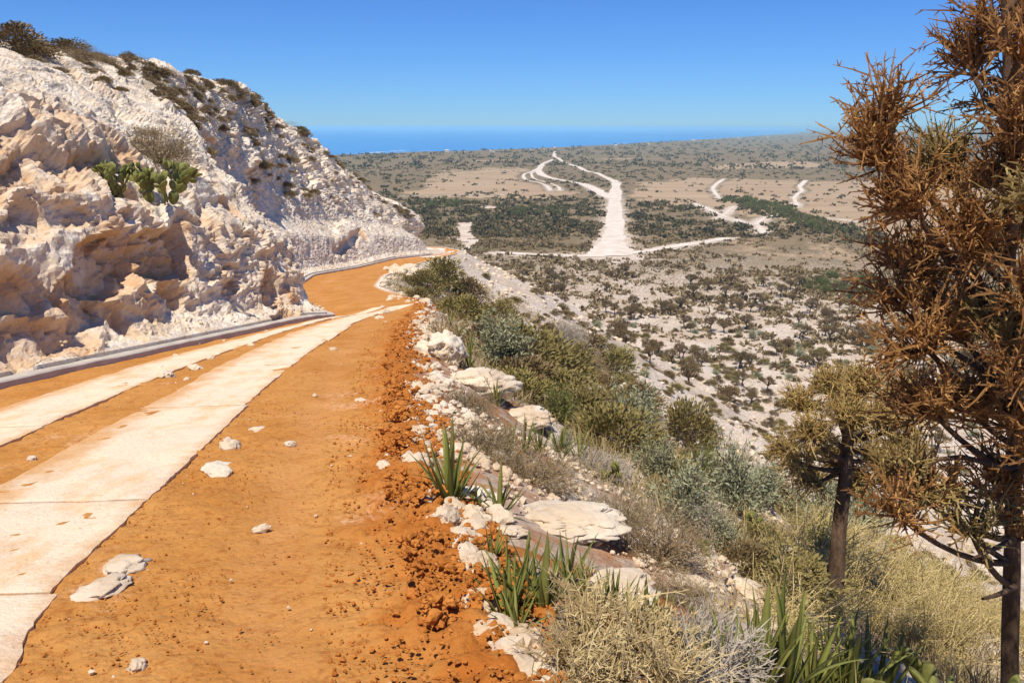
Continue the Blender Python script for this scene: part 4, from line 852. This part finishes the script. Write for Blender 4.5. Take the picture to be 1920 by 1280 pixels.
near_shrubs = [('grey',1285,975,150,130,'grey green feathery bush on the slope above the bare stump'),('grey',1375,960,150,150,'dark centred grey green bush beside the bushy prickly pear'),('grey',1535,1000,150,110,'silvery bush behind the leaning trunk'),('green',1540,1060,80,80,'round blue green bush in front of the silvery one'),('green',1320,900,90,80,'bright green bush at the upper rim of the bushes'),('grey',1345,1010,100,70,'small silvery bush below the bushy prickly pear'),('grey',1190,830,150,130,'pale feathery bush above the round cactus pads'),('grey',1230,900,110,100,'pale brownish feathery bush beside the prickly pear brush'),('olive',1290,840,120,120,'dark olive bush beyond the pale feathery bushes'),('grey',1440,920,70,60,'small grey bush by the white rocks'),
  ('olive',990,700,190,140,'big tangled olive bush with a dead branch below the road'),('olive',1060,720,130,110,'olive bush beside the tangled one'),('olive',1090,800,130,120,'yellowish olive bush under the boulders'),('green',1050,790,90,80,'green bush tucked under the big boulder'),('olive',1150,790,120,90,None),('dry',930,650,90,70,None),('olive',860,600,100,70,'grassy olive bush beside the white rubble'),('dry',835,650,70,50,None),('olive',930,605,90,60,None),('grey',960,640,80,50,None),
  ('olive',800,548,80,55,'green bush on the shoulder of the lower bend'),('olive',830,540,90,75,'tall green bush beside the lower road'),('dry',880,565,80,60,None),('dry',850,580,60,40,None),('olive',780,560,50,30,None),('olive',1150,700,100,70,None),('dry',1200,760,100,70,None),('dry',1090,660,90,60,None),
  ('twig',905,850,150,100,'dry brown twig tangle behind the tallest sword plant'),('twig',1000,905,180,100,'dry brown twig tangle above the yellow striped sword plant'),('twig',1230,1050,180,130,'reddish dry twig bush on the slope above the sword leaf row'),('twig',1160,980,130,90,'dry twig bush beside the flat rock shelf'),('twig',1080,700,110,80,'leafless twig bush in front of the tangled olive bush'),('whitetwig',1300,985,130,80,'bleached white twig bush below the grey green bush'),('whitetwig',1120,890,120,60,'bleached dead branch bush over the dry tangle'),('whitetwig',1060,650,90,70,'bleached twigs on the tangled olive bush'),('twig',880,770,100,70,'thin dry twigs between the boulders'),
  ('dry',1390,1060,90,70,'dark broken shrub around the bare stump'),('olive',1480,1110,180,110,'golden olive bush leaning against the trunk'),('twig',1270,1130,120,80,'reddish dry weeds on the pale ground'),('olive',1530,1165,90,70,'golden brush at the foot of the leaning trunk'),('grey',1500,980,90,60,None),('dry',1470,960,90,70,None),('olive',1420,1010,80,50,None),('grey',1620,980,120,90,'silvery bush under the golden tree crown')]
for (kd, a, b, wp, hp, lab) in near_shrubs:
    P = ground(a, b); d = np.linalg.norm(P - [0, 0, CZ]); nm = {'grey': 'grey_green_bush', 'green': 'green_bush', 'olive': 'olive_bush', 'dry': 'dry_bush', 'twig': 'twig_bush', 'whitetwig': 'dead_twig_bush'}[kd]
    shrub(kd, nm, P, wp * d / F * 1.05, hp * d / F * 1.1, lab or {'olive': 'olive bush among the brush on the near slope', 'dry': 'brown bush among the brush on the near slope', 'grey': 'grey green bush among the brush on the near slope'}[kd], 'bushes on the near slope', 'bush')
for i in range(95):
    x_, y_ = U(3.4, 13), U(5.6, 15)
    if x_ < .40 * y_ or x_ > .95 * y_ or abs(x_ - tb[0]) + abs(y_ - tb[1]) < .9: continue
    P = (x_, y_, height(np.array([x_]), np.array([y_]))[0]); shrub('weed', 'yellow_weed', P, U(.9, 1.7), U(.5, 1.15), 'yellowing wispy weed on the slope under the two thorny trees', 'yellow weeds under the trees', 'weed')
for (a, b) in [(1470,1175),(1495,1190),(1520,1160),(1540,1185),(1500,1150),(1575,1195),(1450,1190)]:
    P = ground(a, b); shrub('weed', 'yellow_weed', P, U(.7, 1.0), U(.35, .6), 'short yellow weed between the sword leaf row and the leaning trunk', 'short weeds by the trunk', 'weed')
P = on_cliff(305, 300); shrub('twig', 'twig_bush', P, 1.7, 1.35, 'dry brown thorn bush behind the large prickly pear on the cliff', None, 'bush')
P = on_cliff(275, 245); shrub('twig', 'twig_bush', P, .9, .4, 'flat dry twig bush above the large prickly pear', None, 'bush')
# straw coloured thorn bushes right at the road edge
def straw(cl_, mat, label, br=.0045, bl=.10):
    C = np.array([ground(a, b + rp * .5 + 40) + [0, 0, rp * .7 * d / F] for a, b, d, rp in cl_]); m = C.mean(0); P = np.array([m[0], m[1], height(m[:1], m[1:2])[0] - .03])
    root = empty('thorn_bush', P); props(root, label, 'bush'); st = MB()
    for c, (a, b, d, rp) in zip(C - P, cl_):
        r_ = rp * np.linalg.norm(c + P - [0, 0, CZ]) / F; st.path(bez(np.zeros(3), c, np.array([0, 0, -.05])), .012, .006, 5)
        mb = MB(); thorn_clump(mb, np.zeros(3), c, (r_, r_, r_ * .8), .15, int(70 + rp), bl * U(.9, 1.5), br * U(.85, 1.2), 7); props(link('twigs', mb.me('twigs', mat), root), kind='stuff')
    props(link('stems', st.me('stems', MSTEM), root), kind='stuff')
straw([(1120,1160,4.6,36),(1185,1175,4.5,38),(1090,1215,4.2,40),(1165,1245,4.1,46),(1220,1205,4.4,40),(1080,1270,4.0,40),(1240,1270,4.2,40)], MSTRAW, 'straw coloured spiny thorn bush beside the road edge rocks')
straw([(1310,1180,4.2,40),(1345,1230,4.0,40),(1290,1250,4.0,36),(1390,1215,4.2,26)], MDEADGREY, 'grey dead thorn bush in front of the sword leaf row')
#STAGE3

# brush and dry grass over the near slope
def slope_spots(n, r0, r1, R0, R1, a0=-14, a1=38, pw=1.0, seed=140, thr=-.2, sc=6.):
    out = []
    while len(out) < n:
        m = 4 * n; Rr = R0 + (R1 - R0) * U(0, 1, m) ** pw; A = np.radians(U(a0, a1, m)); x, y = Rr * np.sin(A), Rr * np.cos(A); r, _ = road_near(x, y)
        k = (r > r0) & (r < r1) & (fbm(xy3(x, y, sc), 2, seed) > thr); out += list(zip(x[k], y[k]))
    q = np.array(out[:n]); return np.stack([q[:, 0], q[:, 1], height(q[:, 0], q[:, 1])], 1)
for P in slope_spots(150, 1.0, 22, 9, 75, pw=.9, thr=-.25):
    kd = rng.choice(['olive', 'dry', 'grey', 'low', 'twig', 'olive'], p=[.28, .2, .14, .14, .12, .12]); sz = .5 + 1.3 * U(0, 1) ** 1.5
    lab, nm = {'olive': ('olive bush among the brush on the near slope', 'olive_bush'), 'dry': ('brown bush among the brush on the near slope', 'dry_bush'), 'grey': ('grey green bush among the brush on the near slope', 'grey_green_bush'), 'low': ('low brown bush spread flat on the near slope', 'dry_bush'), 'twig': ('leafless twig bush among the brush on the near slope', 'twig_bush')}[kd]
    shrub(kd, nm, P, sz, sz * U(.55, .85), lab, 'bushes on the near slope', 'bush')
for P in slope_spots(560, 5, 48, 18, 125, pw=.75, thr=-.7, seed=142):
    kd = rng.choice(['olive', 'dry', 'low'], p=[.35, .35, .3]); sz = .4 + 1.3 * U(0, 1) ** 1.7; nm, lab = {'olive': ('olive_bush', 'small olive bush on the bare white flank of the hill'), 'dry': ('dry_bush', 'small brown bush on the bare white flank of the hill'), 'low': ('low_bush', 'flat brown cushion bush on the bare white flank of the hill')}[kd]
    shrub(kd, nm, P, sz, sz * U(.5, .8), lab, 'bushes on the white flank', 'bush', False)
q = slope_spots(7500, .5, 26, 4, 70, pw=1.3, thr=-.15, sc=2.2, seed=141); mb = MB(); m = 7
dd = rng.normal(size=(len(q) * m, 3)) * .55 + [0, 0, 1]; Lg = U(.10, .38, len(q) * m); dist = np.linalg.norm(q, axis=1).repeat(m)
mb.blades(q.repeat(m, 0) + rng.normal(size=(len(q) * m, 3)) * [.09, .09, 0], dd, Lg, .006 + .0007 * dist, U(0, 1, len(q) * m))
props(link('dry_grass', mb.me('dry_grass', leaf_mat('dry_grass', (.24, .17, .07), (.46, .36, .17), var=.3))), 'dry straw coloured grass and weeds on the slope', None, None, 'stuff')

# tufts on the rock slope and its skyline
vv = CV.reshape(-1, 3); tq = np.repeat(CT, CV.shape[1]); 
ok = np.where((tq > 4.6) & (tq < 8.6) & (vv[:, 1] < 86) & (vv[:, 1] > 6) & (CUX > -40) & (CUX < 830))[0]
ok = ok[fbm(vv[ok] / 3.2, 2, 150) + .3 * (tq[ok] - 6.2) / 2 + .25 * sstep(35, 55, vv[ok, 1]) > .12]
wgt = (1 + .6 * sstep(7.4, 8.2, tq[ok])); wgt = wgt / wgt.sum(); pick = rng.choice(ok, 290, False, wgt)
for i in pick:
    P = vv[i]; top_ = tq[i] > 7.5; kd = rng.choice(['tuft', 'low', 'twig'], p=[.55, .3, .15]); sz = U(.32, .95) * (1.2 if top_ else 1) * (1 + .4 * (P[1] > 45))
    lab = {'tuft': 'low brown dry tuft on the pale rock slope above the road', 'low': 'dark brown cushion shrub on the pale rock slope above the road', 'twig': 'leafless twiggy shrub on the pale rock slope above the road'}[kd]
    shrub(kd, 'rock_shrub', P, sz, sz * U(.45, .8), lab, 'dry shrubs on the rock slope', 'shrub', False)
for (a, b, w_, h, lab) in [(35,72,2.2,1.0,'broad dark bush crowning the cliff top'),(70,95,1.3,.8,'bush with a pale stem on the cliff top'),(130,85,1.6,.7,'brown bush in the row on the cliff skyline'),(165,82,1.3,.7,'twiggy rounded bush on the cliff skyline'),(208,82,1.0,.5,'reddish twig bush at the end of the cliff skyline row'),(240,96,.8,.4,'small bush on the shoulder of the cliff skyline')]:
    P = on_cliff(a, b, 14)
    if P is None: P = on_cliff(a, b + 16, 22)
    if P is not None: shrub('twig' if 'twig' in lab else 'dry', 'skyline_bush', P, w_, h, lab, 'bushes on the cliff top', 'bush')

# the flat country: umbrella trees, shrubs, far scrub
def umbrella(seed):
    tr, cr = MB(), MB(); top = np.array([U(-.06, .06), U(-.06, .06), .42]); tr.path([(0, 0, -.05), (.02, 0, .2), top], .055, .04, 6)
    n = 26; a = U(0, 6.28, n); rr = .42 * U(.15, 1, n) ** .6; e = np.stack([np.cos(a) * rr, np.sin(a) * rr, .66 + .26 * (1 - (rr / .45) ** 2) + U(-.04, .04, n)], 1)
    tr.tubes(np.repeat(top[None], n, 0), top + (e - top) * [.8, .8, .75], .02, .010, 3)
    m = 34; p = e.repeat(m, 0) + rng.normal(size=(n * m, 3)) * [.06, .06, .06]; d = (e - top).repeat(m, 0) * .7 + unit(n * m) * .35
    cr.blades(p, d, U(.06, .13, n * m), .034, np.clip((p[:, 2] - .6) * 1.8 + U(-.1, .3, n * m), 0, 1))
    return tr.me('trunk', MBARK), cr.me('crown', MUMB)
MUMB = leaf_mat('umbrella_crown', (.12, .07, .03), (.26, .17, .08), (.17, .125, .055), var=.3)
UMB = [umbrella(i) for i in range(5)]
def region(x, y):
    """how thick the scrub stands, and how green"""
    R = np.hypot(x, y); d = (.55 + .75 * sstep(330, 200, R)) * (.38 + .62 * sstep(95, 190, R)); wx = x + 9 * vn(xy3(x, y, 22.), 161); wy = y + 16 * vn(xy3(x, y, 22.), 162)
    for P in TAN: d[inpoly(wx, wy, P)] = .10
    d[inpoly(wx, wy, poly((740,376),(1125,370),(1112,470),(1000,478),(900,482),(800,440)))] = 1.4
    d[inpoly(wx, wy, poly((1185,385),(1240,375),(1330,388),(1420,420),(1440,445),(1200,470)))] = .95
    for P in GREENBAND: d[inpoly(wx, wy, P)] = 2.2
    for P in WHITEP: d[inpoly(x, y, P)] = 0
    d *= np.clip(.9 + .9 * fbm(xy3(x, y, 11.), 3, 163), .12, 2.2)
    return d
GREENBAND = [poly((1355,372),(1400,370),(1470,385),(1560,420),(1650,440),(1640,455),(1540,440),(1440,400),(1360,384)), poly((1500,540),(1570,515),(1640,530),(1640,565),(1560,560)), poly((780,378),(870,374),(870,385),(790,388)), poly((950,395),(1060,390),(1060,403),(955,406))]
LINES = []
def track_list():
    for nm, lab, q in TRACKS:
        Pm = np.array([flat(a, b) for a, b, _ in q]); W = []
        for (a, b, wp), c in zip(q, Pm):
            d = np.hypot(*c); tdir = None; W.append(wp * d / F)
        W = np.array(W); n = len(q); t = np.linspace(0, n - 1, n * 40); P = np.stack([smooth(np.interp(t, np.arange(n), Pm[:, i]), 27) for i in (0, 1)], 1); Ws = np.interp(t, np.arange(n), W)
        T_ = np.gradient(P, axis=0); T_ /= np.linalg.norm(T_, axis=1, keepdims=True)
        # the width was read across the line of sight: turn it into the width across the track
        view = P / np.linalg.norm(P, axis=1, keepdims=True); al = np.abs((T_ * view).sum(1)); Ws = Ws * np.clip(al, .25, 1) if True else Ws
        if nm == 'white_road' and 'cross track' in lab: Ws = np.full(len(P), 4.5)
        N = np.stack([-T_[:, 1], T_[:, 0]], 1); wob = 1 + .12 * vn(xy3(t, t * 0, 1.7), 170); V = []
        for f in np.linspace(-.5, .5, 5): 
            rg = .30 * fbm(xy3(t, t * 0, .35, f * 9), 4, 171) * (abs(f) > .4); c = P + N * (Ws * (wob + rg) * f)[:, None]; V.append(np.concatenate([c, (height(c[:, 0], c[:, 1]) + .10 + .06 * (abs(f) < .4))[:, None]], 1))
        V = np.stack(V, 1).reshape(-1, 3); props(link(nm, mesh(nm, V, [gridfaces(len(P), 5)], MCHALK, True)), lab, None, None, 'structure')
        LINES.append((P, Ws))
track_list()
def offtrack(x, y):
    k = np.ones(len(x), bool)
    for P, W in LINES:
        for a in range(0, len(x), 20000):
            d = np.sqrt((x[a:a+20000, None] - P[None, :, 0]) ** 2 + (y[a:a+20000, None] - P[None, :, 1]) ** 2) - W[None] * .5
            k[a:a+20000] &= d.min(1) > 1.0
    return k
def country(n, R0, R1, pw, r0=22):
    Rr = np.sqrt(U(R0 ** 2, R1 ** 2, n)) if pw == 2 else R0 * (R1 / R0) ** U(0, 1, n); A = np.radians(U(-16, 37, n)); x, y = Rr * np.sin(A), Rr * np.cos(A)
    r, _ = road_near(x, y); k = (r > r0) & offtrack(x, y); x, y = x[k], y[k]
    k = U(0, 1, len(x)) < region(x, y) / 2.2; x, y = x[k], y[k]; k = Rr[:len(x)] > 0
    rc = np.interp(np.arctan2(x, y), cb, cd); k = np.hypot(x, y) < rc * .97
    return np.stack([x[k], y[k], height(x[k], y[k])], 1)
mid = np.concatenate([country(1100, 40, 140, 1, 8), country(21000, 85, 340, 2, 12)]); mid = mid[np.argsort(np.linalg.norm(mid, axis=1))]
print('mid plants', len(mid)); cnt_ = {}
kinds = rng.choice(['dry', 'olive', 'low', 'greyish', 'umbrella'], len(mid), p=[.34, .25, .20, .10, .11]); rest = []
for P, kd in zip(mid, kinds):
    R = np.linalg.norm(P); 
    if kd == 'umbrella' and (R < 85 or P[0] < -5): kd = 'dry'
    cnt_[kd] = cnt_.get(kd, 0) + 1
    if cnt_[kd] > (290 if kd != 'greyish' else 160): rest.append(P); continue
    if kd == 'umbrella':
        hgt = U(1.7, 3.2); root = empty('umbrella_tree', (P[0], P[1], P[2] - .05), U(0, 6.28), hgt); root.scale = (hgt * U(.8, 1.2), hgt * U(.8, 1.2), hgt); tr, cr = UMB[rng.integers(5)]; link('trunk', tr, root); link('crown', cr, root)
        props(root, 'flat topped dark umbrella tree standing on the pale ground below the hill', 'tree', 'umbrella trees at the foot of the hill')
    else:
        sz = (.5 + 1.7 * U(0, 1) ** 1.6) * (1 + .3 * (R > 120)); kk_, nm, lab = {'dry': ('dry', 'brown_shrub', 'rounded brown shrub on the pale stony ground below the hill'), 'olive': ('olive', 'olive_shrub', 'rounded olive shrub on the pale stony ground below the hill'), 'low': ('low', 'low_shrub', 'low spreading brown shrub on the pale stony ground below the hill'), 'greyish': ('grey', 'grey_shrub', 'spiky grey green shrub on the pale stony ground below the hill')}[kd]
        shrub(kk_, nm, P, sz, sz * U(.5, .8), lab, 'shrubs on the pale ground below the hill', 'shrub', False)
def lumps(name, P, size, mat, label, nb):
    """far scrub: each plant a handful of upturned leaf sprays"""
    n = len(P); mb = MB(); m = nb; q = unit(n * m); q[:, 2] = np.abs(q[:, 2]) * .9; c = P.repeat(m, 0) + q * (size.repeat(m) * .42)[:, None] * [1.15, 1.15, .75]
    mb.blades(c - q * (size.repeat(m) * .22)[:, None], q + .6 * unit(n * m), size.repeat(m) * U(.3, .6, n * m), size.repeat(m) * .30, np.clip(U(0, 1, n).repeat(m) * .7 + q[:, 2] * .3, 0, 1))
    return props(link(name, mb.me(name, mat)), label, None, None, 'stuff')
rest = np.concatenate([np.array(rest).reshape(-1, 3), country(7500, 120, 350, 2, 18)])
lumps('mid_scrub', rest, .7 + 2.0 * U(0, 1, len(rest)) ** 1.5, MDRY, 'brown scrub thickly covering the plain around the white road', 12)
f1 = country(26000, 300, 900, 1); lumps('plain_scrub', f1, 1.0 + 3.0 * U(0, 1, len(f1)) ** 1.5, MFAR, 'dark scrub spread across the plain', 16)
f2 = country(14000, 850, 5000, 1); lumps('far_scrub', f2, U(4, 9, len(f2)), MFAR, 'far dark scrub toward the coast', 10)
g1 = []
for Pq in GREENBAND:
    lo, hi = Pq.min(0), Pq.max(0); a = U(lo[0], hi[0], 900); b = U(lo[1], hi[1], 900); k = inpoly(a, b, Pq); g1.append(np.stack([a[k], b[k]], 1)[:170 if len(g1) == 0 else 38])
g1 = np.concatenate(g1); gz = height(g1[:, 0], g1[:, 1]); n = 0
for (a, b), z in zip(g1[:280], gz):
    R = math.hypot(a, b); sz = U(2, 4.2); shrub('green', 'green_thicket_bush', (a, b, z), sz, sz * U(.6, .9), 'dark green bush in the thicket band across the plain', 'green thicket bushes on the plain', 'bush', False)

# far village houses and boats on the coast
def house_meshes():
    mw, nt, b = M_('white_wall', .9, .1); b.inputs['Base Color'].default_value = (.78, .74, .68, 1); mr, nt, b = M_('pale_roof', .9, .1); b.inputs['Base Color'].default_value = (.55, .47, .38, 1); md, nt, b = M_('dark_door', .9, .1); b.inputs['Base Color'].default_value = (.12, .09, .07, 1)
    W_ = mesh('wall', [(-1,-.6,0),(1,-.6,0),(1,.6,0),(-1,.6,0),(-1,-.6,.9),(1,-.6,.9),(1,.6,.9),(-1,.6,.9),(-1,0,1.3),(1,0,1.3)], [[(0,1,5,4),(1,2,6,5),(2,3,7,6),(3,0,4,7)],[(5,6,9),(7,4,8)]], mw)
    Rf = mesh('roof', [(-1.1,-.75,.85),(1.1,-.75,.85),(1.1,0,1.38),(-1.1,0,1.38),(-1.1,.75,.85),(1.1,.75,.85)], [[(0,1,2,3),(3,2,5,4)]], mr)
    D_ = mesh('door', [(-.15,-.61,0),(.15,-.61,0),(.15,-.61,.7),(-.15,-.61,.7)], [[(0,1,2,3)]], md); return W_, Rf, D_
HM = house_meshes()
for (a, b, sz) in [(838,284,6),(872,284,3),(880,285,3.5),(920,282,4),(925,283,3),(1040,276,3.5),(1155,273,5),(1216,270,6),(1180,271,4),(1010,279,4),(1020,279,4),(1385,259,9),(1440,256,10),(1300,263,7),(995,281,3)]:
    v = ray(a, b + 1.5); bq = math.atan2(v[0], v[1]); d = min(float(np.interp(bq, cb, cd)) * .955, (CZ + 38) / -v[2] * math.hypot(v[0], v[1])); x, y = math.sin(bq) * d, math.cos(bq) * d
    root = empty('house', (x, y, float(height(np.array([x]), np.array([y]))[0])), U(-.6, .6), sz * U(.35, .6))
    for nm, me in zip(('wall', 'roof', 'door'), HM): link(nm, me, root)
    props(root, 'tiny white house on the distant shore', 'house', 'village houses along the coast')
